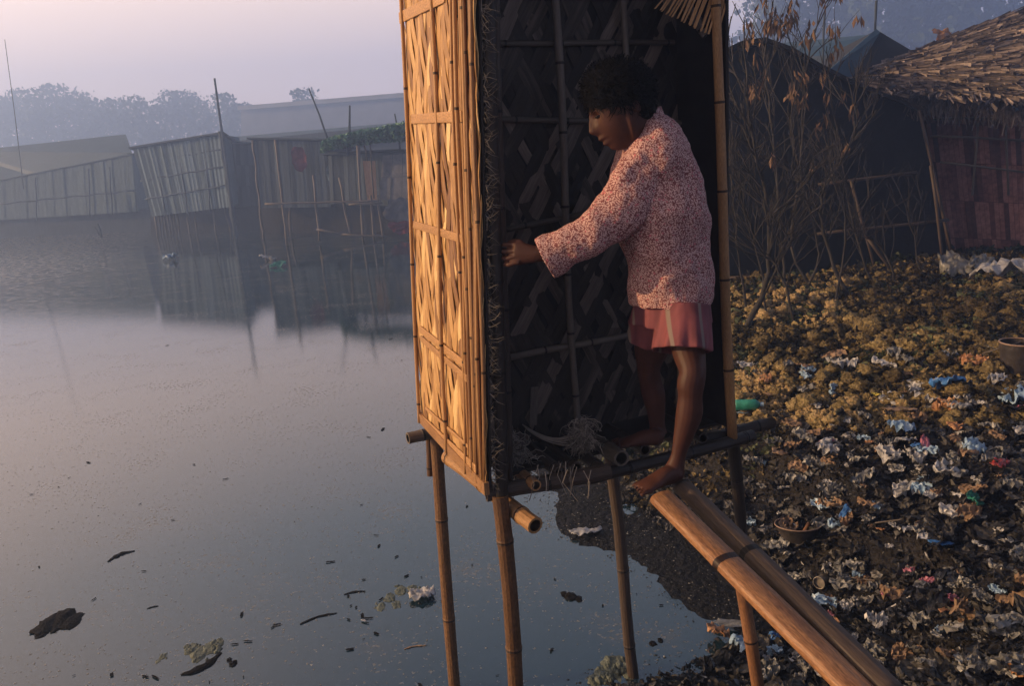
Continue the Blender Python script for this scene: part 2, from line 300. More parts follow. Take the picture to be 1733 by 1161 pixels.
fi = n.new('ShaderNodeMapRange'); l(g3.outputs[0], fi.inputs[0]); fi.inputs[3].default_value = 2.15; fi.inputs[4].default_value = 1.35; l(fi.outputs[0], b.inputs['IOR'])
wm = MB(); wm.quad((-124, -4.4, 0), (6, -4.4, 0), (6, 62, 0), (-124, 62, 0))
tag(wm.build('water', m_water), kind='structure')

# ------------------------------------------------------------------ latrine hut
ZP = 1.30
A0 = Z(828, 825, ZP); A1 = Z(716, 705, ZP)            # near and far bottom corners of the lit side wall
B1 = Z(1240, 722, ZP)
ex = (A1-A0).normalized(); LW = (A1-A0).length
en = V((ex.y, -ex.x, 0)); en = -en if en.x > 0 else en   # outward normal of the lit wall (to the left)
hut = thing('latrine_hut', (A0.x+.2, A0.y+.3, 0), 'tall narrow woven bamboo latrine hut standing on bamboo stilts over the water', 'hut')
HT = 1.85
up = V((0, 0, 1))
def weave_panel(name, o, ux, uz, width, height, ang, wd, gap, m, nrm, parent, off=0.0, tone=(0, 1), curve=0, miss=.0):
    """strips crossing at +-ang from the vertical, clipped to the panel"""
    bm = bmesh.new(); uvl = bm.loops.layers.uv.new('UVMap'); rl = bm.faces.layers.float.new('rnd'); nl = bm.faces.layers.float.new('nod')
    for fam in (0, 1):
        sg = 1 if fam == 0 else -1
        d = V((sin(ang)*sg, cos(ang)))                 # direction in panel coords
        pn = V((d.y, -d.x))
        span = abs(width*pn.x)+abs(height*pn.y); k = -span/2
        cen = V((width/2, height/2)); Lh = sqrt(width**2+height**2)/2+.1
        idx = 0
        while k < span/2:
            ww = wd*rr(.75, 1.2); rn = rr(*tone); k += ww+gap*rr(.3, 1.6); idx += 1
            if random.random() < miss: continue
            st = wd*1.0/max(.2, sin(2*ang)); q = -Lh; lr = None; cell = 0; jit = rr(-.006, .006); rn = (rr(.45, 1) if fam else rr(.1, .7)) if m is m_straw else rn; rn = rr(0, .12) if m is m_straw and random.random() < .1 else rn; ph = rr(0, 6)
            while q < Lh+st:
                c2 = cen+pn*(k+jit*(q/Lh)+curve*sin(q*3.1+ph))+d*q
                lift = (.0045 if ((cell+idx) // 2) % 2 == 0 else -.002)*(1 if fam == 0 else -1)+.003+off
                L_ = c2-pn*ww/2; R_ = c2+pn*ww/2
                edge = []
                for pt, dz in ((L_, -.0008), (c2, .0012), (R_, -.0008)):
                    P = o+ux*pt.x+uz*pt.y+nrm*(lift+dz+rr(-.0006, .0006)); edge.append(bm.verts.new(P))
                if lr:
                    for a_ in (0, 1):
                        try:
                            f = bm.faces.new((lr[a_], lr[a_+1], edge[a_+1], edge[a_])); f[rl] = rn; f[nl] = 0
                            us = (a_*.5*ww+rn*7, (a_+1)*.5*ww+rn*7, (a_+1)*.5*ww+rn*7, a_*.5*ww+rn*7); vs = (q-st, q-st, q, q)
                            for lp, u_, v_ in zip(f.loops, us, vs): lp[uvl].uv = (u_, v_)
                        except ValueError: pass
                lr = edge; q += st; cell += 1
    sx_ = (ux-uz*ux.dot(uz)).normalized(); sz_ = (uz-ux*ux.dot(uz)).normalized()
    for P, N in ((o, -sx_), (o+ux*width, sx_), (o, -sz_), (o+uz*height, sz_)):
        bmesh.ops.bisect_plane(bm, geom=bm.verts[:]+bm.edges[:]+bm.faces[:], plane_co=P, plane_no=N, clear_outer=True)
    me = bpy.data.meshes.new(name); bm.to_mesh(me); bm.free(); me.materials.append(m)
    ob = bpy.data.objects.new(name, me); COL.objects.link(ob); ob.parent = parent; ob.matrix_parent_inverse = Matrix.Translation(-parent.location)
    sm = ob.modifiers.new('thick', 'SOLIDIFY'); sm.thickness = .0018; sm.offset = -1
    return ob
upl = (up+V((.046, 0, 0))).normalized()
# lit wall
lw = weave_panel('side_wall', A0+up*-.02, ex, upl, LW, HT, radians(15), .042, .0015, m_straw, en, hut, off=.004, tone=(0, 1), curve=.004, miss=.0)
lw['label'] = 'sunlit golden woven side wall'
bk = MB(); bk.box(A0+ex*LW/2+upl*HT/2-en*.006, ex*LW/2, upl*HT/2, en*.003, .3); bk.build('side_wall_backing', m_weave_dark, hut)
# edge bundles of upright stems at the wall's near and far edges
ed = MB()
for k in range(11):
    x0 = .012+k*.016; ed.bamboo(A0+ex*x0+en*rr(.008, .018)+up*rr(-.03, .02), A0+ex*(x0+rr(-.006, .006))+en*rr(.008, .02)+upl*HT, rr(.005, .009), step=.5, r=rr(.3, 1), seg=6)
ed.build('edge_stems', m_bam_gold, hut, smooth=True)
for fx, rad in ((.23, .0065), (.50, .008), (.985, .008)):
    s_ = MB(); s_.bamboo(A0+ex*LW*fx+en*.021-up*.02, A0+ex*LW*(fx-.01)+en*.021+upl*HT, rad, step=.33, r=.95, seg=7); s_.build('upright_slat', m_bam_gold, hut, smooth=True)
def on_wall(px, py):   # hit the plane of the lit wall
    n2 = ex.cross(upl).normalized(); v = ray(px, py); t_ = (A0-EYE).dot(n2)/v.dot(n2); return EYE+v*t_
for (xa, ya, xb, yb, wd) in ((678, 30, 760, -8, .042), (698, 201, 790, 196, .036), (702, 379, 792, 404, .030), (712, 556, 796, 618, .032), (714, 572, 798, 640, .028), (716, 708, 815, 795, .034), (722, 690, 800, 755, .014)):
    a = on_wall(xa+5, ya)+en*.016; b_ = on_wall(xb, yb)+en*.016
    s_ = MB(); tdir = (b_-a).normalized(); wdir = tdir.cross(en).normalized()
    s_.box2(a, b_, wdir*wd/2, en*.003, rr(.85, 1)); o_ = s_.build('cross_slat', m_bam_gold, hut)
    bv = o_.modifiers.new('b', 'BEVEL'); bv.width = .0035; bv.segments = 2
s_ = MB(); s_.box2(A0+en*.012+up*.0-ex*.01, A1+en*.012+up*.0, up*.022, en*.009, .6); s_.build('bottom_rail', m_bam_gold, hut)
# ragged straw ends sticking out along the far edge and the near edge
rg = MB()
for k in range(46):
    z = rr(.05, HT); p = A1+upl*z-en*.01; q = p+ex*rr(.01, .05)+up*rr(-.05, .05)+en*rr(-.01, .03); sd_ = V((rr(-1, 1), 0, rr(-1, 1)))*.004
    rg.quad(p-sd_, p+sd_, q+sd_*.3, q-sd_*.3, rr(0, .5))
for k in range(480):
    z = rr(0, HT)**1; p = A0+upl*z+ex*rr(-.01, .02)-en*.01; q = p-ex*rr(.0, .035)+up*rr(-.04, .04)-en*rr(0, .045); md = p.lerp(q, .5)+up*rr(-.012, .012)
    rg.tube([p, md, q], [.0009, .0008, .0004], 3, rr(0, .6), cap=False)
rg.build('ragged_straw', m_fibre, hut)['kind'] = 'stuff'
# inner front post (dark, left jamb)
fxd = (B1-A0); fxd.z = 0; FWd = fxd.length; fx = fxd.normalized(); fn = V((fx.y, -fx.x, 0))   # outward normal towards camera
if fn.y > 0: fn = -fn
jb = MB(); jb.bamboo(A0-en*.045+fn*.0-up*.12+ex*.02, A0-en*.04+upl*HT+ex*.02, .022, step=.3, r=.3, open0=False); jb.build('corner_post', m_bam_dark, hut, smooth=True)
jb = MB(); jb.bamboo(A0-en*.105+ex*.10-up*.04, A0-en*.085+ex*.10+upl*HT, .016, step=.3, r=.75); jb.build('corner_post', m_bam_dark, hut, smooth=True)
# recessed dark inner wall behind the boy
SET = .30
I0 = A0+ex*SET-en*.02; I1 = B1+ex*(SET+.02); ix = I1-I0; ix.z = 0; IW = ix.length; ix = ix.normalized(); inn = V((ix.y, -ix.x, 0)); inn = -inn if inn.y > 0 else inn
iup = (up+ix*.056).normalized()
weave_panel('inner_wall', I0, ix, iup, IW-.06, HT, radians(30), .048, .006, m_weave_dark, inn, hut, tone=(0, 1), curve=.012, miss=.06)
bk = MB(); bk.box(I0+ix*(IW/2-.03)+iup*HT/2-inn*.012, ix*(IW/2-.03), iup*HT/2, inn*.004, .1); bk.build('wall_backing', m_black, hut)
def on_inner(px, py, o=.02):
    v = ray(px, py); t_ = (I0+inn*o-EYE).dot(inn)/v.dot(inn); return EYE+v*t_
for (xa, ya, xb, yb, rad, tone_) in ((818, 73, 1140, 71, .011, .5), (830, 201, 1180, 208, .011, .6), (850, 390, 985, 362, .011, .6), (862, 605, 1090, 562, .014, .95), (880, 765, 1100, 715, .019, .7), (1160, 118, 1225, 120, .013, .9)):
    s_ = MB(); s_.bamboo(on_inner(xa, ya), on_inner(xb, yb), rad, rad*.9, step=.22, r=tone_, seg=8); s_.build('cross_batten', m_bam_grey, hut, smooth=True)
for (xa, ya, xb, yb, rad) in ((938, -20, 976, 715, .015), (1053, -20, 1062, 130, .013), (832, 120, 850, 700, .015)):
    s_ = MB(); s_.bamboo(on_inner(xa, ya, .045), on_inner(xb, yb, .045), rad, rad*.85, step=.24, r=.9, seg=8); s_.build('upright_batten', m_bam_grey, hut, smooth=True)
for (xa, ya, xb, yb) in ((905, 655, 902, 720), (1185, 160, 1200, 200)):
    s_ = MB(); pa = on_inner(xa, ya, .014); pb = on_inner(xb, yb, .016); tt = (pb-pa).normalized(); s_.box2(pa, pb, tt.cross(inn)*.016, inn*.0015, rr(.7, 1)); s_.build('loose_strip', m_bam_grey, hut)
# right hand front post, side wall, roof
rp_ = MB(); bot = B1-up*.05; top_ = Y(1211, -30, B1.y); rp_.bamboo(bot, top_, .020, .017, step=.32, r=.8, bend=.006); rp_.build('corner_post', m_bam_gold, hut, smooth=True, label='bare bamboo corner post at the open front')
rw = MB(); o1 = B1+ex*.03-fx*.02; rw.box(o1+ex*.3+up*HT/2, ex*.32, up*(HT/2+.0), en*.006, .2); rw.build('side_wall_backing', m_weave_dark, hut)
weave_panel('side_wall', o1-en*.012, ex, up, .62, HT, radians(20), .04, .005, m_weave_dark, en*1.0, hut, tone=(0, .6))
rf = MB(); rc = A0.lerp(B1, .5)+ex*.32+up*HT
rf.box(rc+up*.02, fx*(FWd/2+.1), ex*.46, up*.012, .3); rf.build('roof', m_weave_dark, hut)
ps = MB(); ps.bamboo(Y(1130, -35, 2.93), Y(1196, 58, 2.90), .020, .018, step=.3, r=.8, open1=True); ps.build('roof_pole', m_bam_grey, hut, smooth=True)
fs = MB()
for k in range(22):
    a = Y(1142+k*4.5, -25, 2.88); b_ = Y(1142+k*3.6+rr(-4, 4)-30+k*1.2, 14+k*2.4, 2.86+rr(0, .03)); fs.box2(a, b_, V((.0035, 0, 0)), V((0, .001, 0)), 1)
fs.build('roof_slats', m_bam_gold, hut)
# floor poles (front to back), beams
def pole(pts, rad, m, name='floor_pole', tone_=.6, o0=True, o1=False, par=hut, step=.25, bend=0, r1=None, seg=12):
    s_ = MB(); s_.bamboo(pts[0], pts[1], rad, r1 if r1 else rad, step=step, r=tone_, open0=o0, open1=o1, bend=bend, seg=seg); return s_.build(name, m, par, smooth=False)
fl = []
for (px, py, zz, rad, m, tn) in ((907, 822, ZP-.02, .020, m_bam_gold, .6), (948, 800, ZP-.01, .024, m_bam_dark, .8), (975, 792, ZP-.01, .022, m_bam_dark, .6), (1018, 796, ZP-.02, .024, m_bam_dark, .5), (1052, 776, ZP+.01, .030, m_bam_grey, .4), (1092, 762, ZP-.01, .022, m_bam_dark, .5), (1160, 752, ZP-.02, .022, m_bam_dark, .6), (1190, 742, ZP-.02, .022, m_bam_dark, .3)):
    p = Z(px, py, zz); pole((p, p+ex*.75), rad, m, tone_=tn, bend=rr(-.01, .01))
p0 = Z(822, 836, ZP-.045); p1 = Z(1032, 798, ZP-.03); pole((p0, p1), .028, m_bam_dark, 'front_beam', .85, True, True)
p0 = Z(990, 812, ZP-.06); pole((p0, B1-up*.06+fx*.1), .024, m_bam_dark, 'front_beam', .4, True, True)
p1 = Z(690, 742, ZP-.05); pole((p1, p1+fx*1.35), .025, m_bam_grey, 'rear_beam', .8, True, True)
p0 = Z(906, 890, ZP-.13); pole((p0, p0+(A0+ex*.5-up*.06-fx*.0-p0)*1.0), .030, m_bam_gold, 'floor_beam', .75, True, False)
# slab of old matting and rag on the floor
fm = MB(); fm.box(A0+fx*.58+ex*.42-up*.01, fx*.5, ex*.34, up*.006, .3); fm.build('floor_mat', m_weave_dark, hut)
# stilts
for (xa, ya, da, xb, yb, db, rad, m, tn) in ((738, 735, 3.16, 772, 1185, 3.16, .027, m_stilt, .55), (726, 742, 3.22, 728, 805, 3.22, .014, m_stilt, .3), (846, 838, 2.47, 876, 1240, 2.47, .0285, m_stilt, .35), (1030, 760, 3.08, 1072, 1150, 3.18, .026, m_bam_dark, .95), (1238, 725, 2.95, 1262, 985, 3.35, .026, m_bam_dark, .4)):
    a = Y(xa, ya, da); b_ = Y(xb, yb, db)
    if yb > 900: b_ = a+(b_-a)*((a.z+.25)/(a.z-b_.z))
    pole((a, b_), rad, m, 'stilt', tn, False, False, step=.44, bend=rr(-.008, .008), seg=14)
# tangle of fibre / coir rope at the sill: a thing hanging from the hut
tg = MB(); cA = Z(868, 775, ZP+.01); cB = Z(985, 740, ZP+.06)
def curl(c, spread, ln, rad, drop=0):
    p = c+V((random.gauss(0, .45), random.gauss(0, .3), random.gauss(0, .75)))*spread; d = V((rr(-1, 1), rr(-1, 1), rr(-1, 1)-drop)).normalized(); pts = [p.copy()]
    for _ in range(8):
        d = (d+V((rr(-1, 1), rr(-1, 1), rr(-1, 1)-drop*.6))*1.1).normalized(); p = p+d*ln/8; pts.append(p.copy())
    tg.tube(pts, [rad]*5+[rad*.9, rad*.9, rad*.7, rad*.5], 4, rr(0, 1), cap=False)
for k in range(520): curl(cA, .048, .10, .0016, .35)
for k in range(320): curl(cB+V((0, 0, .02)), .026, .10, .0014, .5)
for k in range(9):
    a = Z(878+k*2, 722+k*2, ZP+.05)+V((0, -.02, .03)); c_ = Z(940, 755, ZP+.02)+V((0, -.04, rr(-.01, .01))); b_ = cB+V((rr(-.02, .02), -.02, rr(-.02, .05)))
    pts = [a*(1-t_)**2+c_*2*t_*(1-t_)+b_*t_**2 for t_ in [i/10 for i in range(11)]]; tg.tube(pts, .0025, 5, rr(.4, 1), cap=False)
for k in range(16):
    a = Z(rr(880, 1000), rr(780, 800), ZP+rr(-.0, .03))+V((0, -.05, .02)); tg.tube([a, a+V((rr(-.02, .02), -.01, -.04)), a+V((rr(-.03, .03), 0, -rr(.06, .12)))], .0014, 4, rr(0, 1), cap=False)
tag(tg.build('rope_tangle', m_fibre), 'frayed grey rope and dry fibre tangled over the hut sill by the front corner', 'rope')

# ------------------------------------------------------------------ plank bridge
def ramp(name, label, pts, rad, m, tone_, flat):
    s_ = MB(); a, b_ = pts; s_.bamboo(a, b_, rad[0], rad[1], step=.62, r=tone_, open0=True, seg=18, bend=.0)
    o = s_.build(name, m, smooth=False)
    # squash: split pole lying flat
    return tag(o, label, 'bamboo pole')
pa = Z(1130, 832, ZP+.0); pb = Z(1470, 1200, 1.12)
def halfpole(name, label, a, b_, wd, th, m, tone_, step):
    s_ = MB(); a = V(a); b_ = V(b_); t_ = (b_-a).normalized(); x = t_.cross(up).normalized(); y = x.cross(t_).normalized(); ln = (b_-a).length
    N = int(ln/.02); prof_ = []
    K = 26; rings = []
    for i in range(N+1):
        d = ln*i/N; f = 1+.05*max(0, 1-abs(((d+.18) % step)-step/2)/.012); c = a+t_*d; ring = []
        for k in range(K):
            an = pi*k/(K-1)
            hgt = max(0, sin(an))**.45*th*f+.0022*noise.noise(V((k*1.1, d*2.2, 1+wd*50)))+.0008*noise.noise(V((k*3.1, d*14, 4)))
            ring.append(s_.add(c+x*cos(an)*wd/2*f*(1+.03*noise.noise(V((d*4, 0, wd*100))))+y*hgt))
        base = [s_.add(c+x*wd/2*.8*q+y*(-.004)) for q in (-1, 1)]
        rings.append(ring+base)
    for i in range(N):
        A, B = rings[i], rings[i+1]; d0, d1 = ln*i/N, ln*(i+1)/N; nod = 1 if abs(((d0+.18) % step)-step/2) < .009 else 0
        for k in range(len(A)):
            j = (k+1) % len(A); s_.face((A[k], A[j], B[j], B[k]), tone_, nod, [(k*.006, d0), (k*.006+.006, d0), (k*.006+.006, d1), (k*.006, d1)])
    s_.face(list(reversed(rings[0])), .2); s_.face(rings[-1], .2)
    return tag(s_.build(name, m, smooth=True), label, 'bamboo pole')
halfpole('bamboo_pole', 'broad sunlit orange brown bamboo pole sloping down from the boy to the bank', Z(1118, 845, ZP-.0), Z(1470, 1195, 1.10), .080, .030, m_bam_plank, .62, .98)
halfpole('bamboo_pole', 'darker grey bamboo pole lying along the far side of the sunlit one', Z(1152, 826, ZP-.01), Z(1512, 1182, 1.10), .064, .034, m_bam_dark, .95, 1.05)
s_ = MB(); a = Y(1243, 925, 2.62); b_ = Y(1262, 1040, 2.62); s_.bamboo(a+ (a-b_)*.15, b_+(b_-a)*4.5, .025, .025, r=.5, step=.4)
tag(s_.build('support_post', m_bam_plank, smooth=True), 'short upright bamboo post propping the sloping walkway poles', 'post')
s_ = MB(); s_.bamboo(Z(1180, 748, ZP-.08), Z(1308, 715, ZP-.06), .026, .024, r=.7, open1=True)
tag(s_.build('bamboo_beam', m_bam_dark, smooth=True), 'thick dark bamboo beam sticking out to the bank from the hut floor', 'beam')

# ------------------------------------------------------------------ the boy
def catmull(P, per=5):
    out_ = []; n_ = len(P)
    for i in range(n_-1):
        p0, p1, p2, p3 = P[max(i-1, 0)], P[i], P[i+1], P[min(i+2, n_-1)]
        for k in range(per):
            t_ = k/per; q = []
            for a_, b2, c_, d_ in zip(p0, p1, p2, p3):
                q.append(.5*((2*b2)+(-a_+c_)*t_+(2*a_-5*b2+4*c_-d_)*t_*t_+(-a_+3*b2-3*c_+d_)*t_**3))
            out_.append(q)
    out_.append(list(P[-1])); return out_
def loft(s, P, side, seg=20, per=5, cap0=True, cap1=True, mod=None, hollow1=0, tang=None):
    """P rows: (point, half width along side, half width across)"""
    rows = catmull([(*V(p), a_, b2) for p, a_, b2 in P], per); side = V(side).normalized(); rings = []
    pts = [V(r_[:3]) for r_ in rows]
    for i, r_ in enumerate(rows):
        t_ = tang if tang else (pts[min(i+1, len(pts)-1)]-pts[max(i-1, 0)]).normalized()
        x = (side-t_*side.dot(t_)).normalized(); y = t_.cross(x); ring = []
        for k in range(seg):
            an = 2*pi*k/seg; m_ = mod(i/(len(rows)-1), an) if mod else (1, 0)
            ring.append(s.add(pts[i]+x*cos(an)*r_[3]*m_[0]+y*sin(an)*r_[4]*m_[0]+t_*m_[1]))
        rings.append(ring)
    for i in range(len(rings)-1):
        for k in range(seg):
            j = (k+1) % seg; s.face((rings[i][k], rings[i][j], rings[i+1][j], rings[i+1][k]), .5, 0, [(0, 0)]*4)
    def cap(ring, tdir, deep, flip):
        c = sum((V(s.v[i]) for i in ring), V())/len(ring)
        if deep:
            in1 = [s.add(c+(V(s.v[i])-c)*.86) for i in ring]; in2 = [s.add(c+(V(s.v[i])-c)*.7+tdir*deep) for i in ring]
            for k in range(len(ring)):
                j = (k+1) % len(ring); s.face((ring[k], ring[j], in1[j], in1[k]), uv=[(0, 0)]*4); s.face((in1[k], in1[j], in2[j], in2[k]), uv=[(0, 0)]*4)
            s.face(in2, uv=[(0, 0)]*len(in2))
        else: s.face(ring, uv=[(0, 0)]*len(ring))
    if cap0: cap(rings[0], V(), 0, True)
    if cap1: cap(rings[-1], (pts[-2]-pts[-1]).normalized(), hollow1, False)
def ball(s, c, ax, seg=20, rings=14, fn=None):
    """ax: three half-axis vectors (x,y,z); fn(u)->scale for the unit vector"""
    g_ = []
    for i in range(rings+1):
        th = pi*i/rings; row = []
        for k in range(seg):
            ph = 2*pi*k/seg; u = V((sin(th)*cos(ph), sin(th)*sin(ph), cos(th))); q = fn(u) if fn else u
            row.append(s.add(c+ax[0]*q.x+ax[1]*q.y+ax[2]*q.z))
        g_.append(row)
    for i in range(rings):
        for k in range(seg):
            j = (k+1) % seg; s.face((g_[i][k], g_[i][j], g_[i+1][j], g_[i+1][k]), uv=[(0, 0)]*4)
def remesh(o, vox, it=4, fac=.5):
    m = o.modifiers.new('r', 'REMESH'); m.mode = 'VOXEL'; m.voxel_size = vox; m.use_smooth_shade = True
    m = o.modifiers.new('s', 'SMOOTH'); m.iterations = it; m.factor = fac
PX = 2.5/FPX*1.03      # metres per photo pixel at the boy
near_foot = Z(1120, 812, ZP+.03); far_foot = Z(1085, 742, ZP+.03)
boy = thing('person', near_foot.lerp(far_foot, .5), 'barefoot child in a small-print shirt and pink shorts reaching for the hut corner', 'person')
view = FW.normalized(); dep = V((0, 1, 0))
bd = MB()
def Q(px, py, d=2.5): return Y(px, py, d)
# head in local axes
f_ = (RT*-.92+UP*-.36-FW*.07).normalized(); s_ax = f_.cross(UP).normalized(); u_ = s_ax.cross(f_).normalized()
if u_.z < 0: u_ = -u_
hc = Q(1047, 186, 2.46)
def headfn(u):
    x, y, z = u            # x forward, y side, z up
    q = V((x, y, z))
    if x > 0:
        fr = x
        q.x *= .94
        # narrowing jaw
        if z < 0: q.y *= 1-.30*(-z)**1.2; q.x *= 1+.05*(-z)
        # nose
        q.x += .27*math.exp(-((y/.19)**2)-(((z+.30)/.14)**2))+.16*math.exp(-((y/.09)**2)-(((z+.08)/.15)**2))
        # brow and sockets
        q.x += .05*math.exp(-(((z-.14)/.10)**2)-((y/.5)**2))
        q.x -= .10*math.exp(-(((z-.0)/.10)**2)-(((abs(y)-.33)/.16)**2))
        # lips
        q.x += .19*math.exp(-((y/.24)**2)-(((z+.55)/.065)**2))+.19*math.exp(-((y/.22)**2)-(((z+.69)/.06)**2))
        # chin
        q.x += .22*math.exp(-((y/.28)**2)-(((z+.90)/.14)**2))
        q.x -= .03*math.exp(-((y/.3)**2)-(((z+.61)/.02)**2))
    else:
        if z < -.2: q.x *= 1-.35*(-z-.2)
    return q
ball(bd, hc, (f_*.092, s_ax*.073, u_*.118), 64, 48, headfn)
for sg in (-1, 1):   # ears
    ec = hc-f_*.032+s_ax*.073*sg-u_*.018; ball(bd, ec, (f_*.014, s_ax*.007, u_*.024), 10, 8)
# neck
loft(bd, [(Q(1088, 250, 2.50), .052, .055), (Q(1082, 222, 2.5), .042, .042), (hc-u_*.055-f_*.03, .042, .043), (hc-u_*.01-f_*.03, .04, .04)], dep, 14)
# torso under the shirt
loft(bd, [(Q(1112, 245), .10, .05), (Q(1115, 300), .10, .095), (Q(1125, 380), .085, .09), (Q(1135, 470), .085, .09), (Q(1140, 530), .08, .085)], dep, 16)
# legs (side axis = depth)
nf = near_foot.y; ff = far_foot.y
loft(bd, [(Q(1158, 520, nf+.13), .066, .068), (Q(1165, 590, nf+.08), .055, .054), (Q(1172, 628, nf+.03), .042, .042), (Q(1169, 650, nf+.02), .040, .043), (Q(1168, 672, nf+.02), .037, .038), (Q(1166, 702, nf+.02), .038, .042), (Q(1156, 740, nf+.02), .028, .031), (Q(1148, 772, nf+.02), .021, .024), (Q(1141, 796, nf+.02), .028, .034)], dep, 18)
loft(bd, [(Q(1112, 520, ff-.10), .072, .078), (Q(1104, 580, ff-.05), .066, .066), (Q(1098, 620, ff-.03), .042, .043), (Q(1100, 642, ff-.01), .038, .040), (Q(1106, 668, ff), .038, .042), (Q(1110, 695, ff), .031, .034), (Q(1112, 718, ff+.01), .026, .029), (Q(1114, 734, ff+.01), .028, .034)], dep, 18)
def foot(heel, toe, wd, sgn):
    d = (toe-heel); ln = d.length; d = d.normalized(); sx = d.cross(up).normalized()
    loft(bd, [(heel-d*.0+up*.0, .02, .022), (heel+d*.02*1+up*.006, .029, .03), (heel+d*ln*.35+up*.008, .030, .030), (heel+d*ln*.6+up*.0, .036, .020), (heel+d*ln*.8-up*.006, .039, .015), (heel+d*ln*.9-up*.010, .034, .011)], sx, 16)
    for k in range(5):
        w_ = (k-2)/2; b0 = heel+d*ln*(.82-.05*abs(w_+sgn*.6))+sx*w_*.036-up*.009; tl = (.042 if k == (0 if sgn > 0 else 4) else .034); rd = .0088 if k == (0 if sgn > 0 else 4) else .0060
        loft(bd, [(b0, rd, rd*.85), (b0+d*tl*.6+up*.004, rd*.95, rd*.85), (b0+d*tl-up*.003, rd*.85, rd*.7)], sx, 8, 3)
h1 = Z(1152, 802, ZP+.035); t1 = Z(1082, 824, ZP+.03); foot(h1, h1+(t1-h1).normalized()*.175, .04, 1)
h2 = Z(1122, 742, ZP+.035); t2 = Z(1040, 748, ZP+.03); foot(h2, h2+(t2-h2).normalized()*.175, .04, -1)
# near arm: forearm and hand
wr = Q(908, 430, 2.42)
loft(bd, [(Q(1000, 405, 2.40), .032, .036), (Q(955, 420, 2.41), .028, .031), (wr, .019, .026)], dep, 12)
hand_d = (Q(860, 428, 2.44)-wr).normalized(); hup = UP.copy()
loft(bd, [(wr, .019, .026), (wr+hand_d*.025, .017, .031), (wr+hand_d*.052, .015, .037), (wr+hand_d*.070, .012, .036)], dep, 14)
kn = wr+hand_d*.066
lens_ = (.062, .060, .055, .046)
for k in range(4):
    o_ = kn+hup*(.027-k*.0185)-dep*.004; L1 = lens_[k]
    ang_ = -.08-.10*k
    d1 = (hand_d*cos(ang_)+hup*sin(ang_)+dep*.25).normalized(); p1_ = o_+d1*L1*.5
    d2 = (hand_d*.75+dep*.75+hup*(-.1)).normalized(); p2_ = p1_+d2*L1*.34
    d3 = (hand_d*(.55 if k else .9)+dep*(1.0 if k else .3)-hup*.15).normalized(); p3_ = p2_+d3*L1*.26
    loft(bd, [(o_-hand_d*.012, .0078, .0082), (o_, .0080, .0086), (p1_, .0074, .0080), (p2_, .0066, .0070), (p3_, .0054, .0056)], dep, 10, 4)
tb = wr+hand_d*.028+hup*.022-dep*.006
loft(bd, [(tb-hup*.01, .010, .010), (tb+hand_d*.022+hup*.012+dep*.004, .0095, .0095), (tb+hand_d*.046+hup*.013+dep*.018, .0082, .008), (tb+hand_d*.062+hup*.008+dep*.03, .0062, .006)], dep, 10, 4)
# far arm, hanging behind the torso
fw_ = Q(1128, 520, 2.66)
loft(bd, [(Q(1118, 400, 2.66), .032, .032), (Q(1126, 470, 2.67), .028, .026), (fw_, .02, .025), (fw_-up*.03, .016, .03), (fw_-up*.07, .014, .034)], dep, 12)
for k in range(4):
    o_ = fw_-up*.065+RT*(-.024+k*.016); loft(bd, [(o_, .008, .008), (o_-up*.03-RT*.004, .0075, .0075), (o_-up*.055-RT*.012, .006, .006)], dep, 8, 3)
o_ = fw_-up*.03-RT*.028; loft(bd, [(o_, .009, .009), (o_-up*.03-RT*.012, .008, .008), (o_-up*.05-RT*.014, .006, .006)], dep, 8, 3)
body = bd.build('body', m_skin, boy); remesh(body, .0030, 3, .45)
for sg in (-1, 1):
    e_ = MB(); ball(e_, hc+f_*.076+s_ax*.029*sg-u_*.002, (f_*.009, s_ax*.012, u_*.0035), 12, 8); e_.build('eye', mat('eye_dark', (.02, .015, .012), (.05, .04, .035), rough=.3, bump=0), boy, smooth=True)
# hair
hm = MB(); hcn = Q(1046, 152, 2.475)
def hairfn(u):
    n_ = 1+.12*noise.noise(u*2.2+V((4, 0, 0)))+.09*noise.noise(u*6)+.06*noise.noise(u*14)
    return u*n_
hx, hy_, hz_ = RT*.106, dep*.096, UP*.090
ball(hm, hcn, (hx, hy_, hz_), 72, 54, hairfn)
ball(hm, Q(1082, 176, 2.475), (RT*.050, dep*.080, UP*.060), 40, 30, hairfn)
ball(hm, Q(1074, 188, 2.475), (RT*.046, dep*.082, UP*.046), 40, 30, hairfn)
ball(hm, Q(1008, 168, 2.47), (RT*.026, dep*.06, UP*.028), 30, 20, hairfn)
for k in range(2600):
    u = V((rr(-1, 1), rr(-1, .4), rr(-.6, 1)))
    if u.length < .2: continue
    u.normalize(); p = hcn+hx*u.x+hy_*u.y+hz_*u.z; d = (hx*u.x+hy_*u.y+hz_*u.z).normalized()
    tn = d.cross(V((rr(-1, 1), rr(-1, 1), rr(-1, 1)))).normalized(); ln = rr(.014, .036)
    q = p+d*ln*.5+tn*ln*.5; q2 = q+tn*ln*.6-UP*ln*.35
    w_ = d.cross(tn)*.0012
    i_ = [hm.add(x) for x in (p-w_, p+w_, q+w_, q-w_, q2)]
    hm.face((i_[0], i_[1], i_[2], i_[3]), uv=[(0, 0)]*4); hm.face((i_[3], i_[2], i_[4]), uv=[(0, 0)]*3)
hm.build('hair', m_hair, boy, smooth=False)
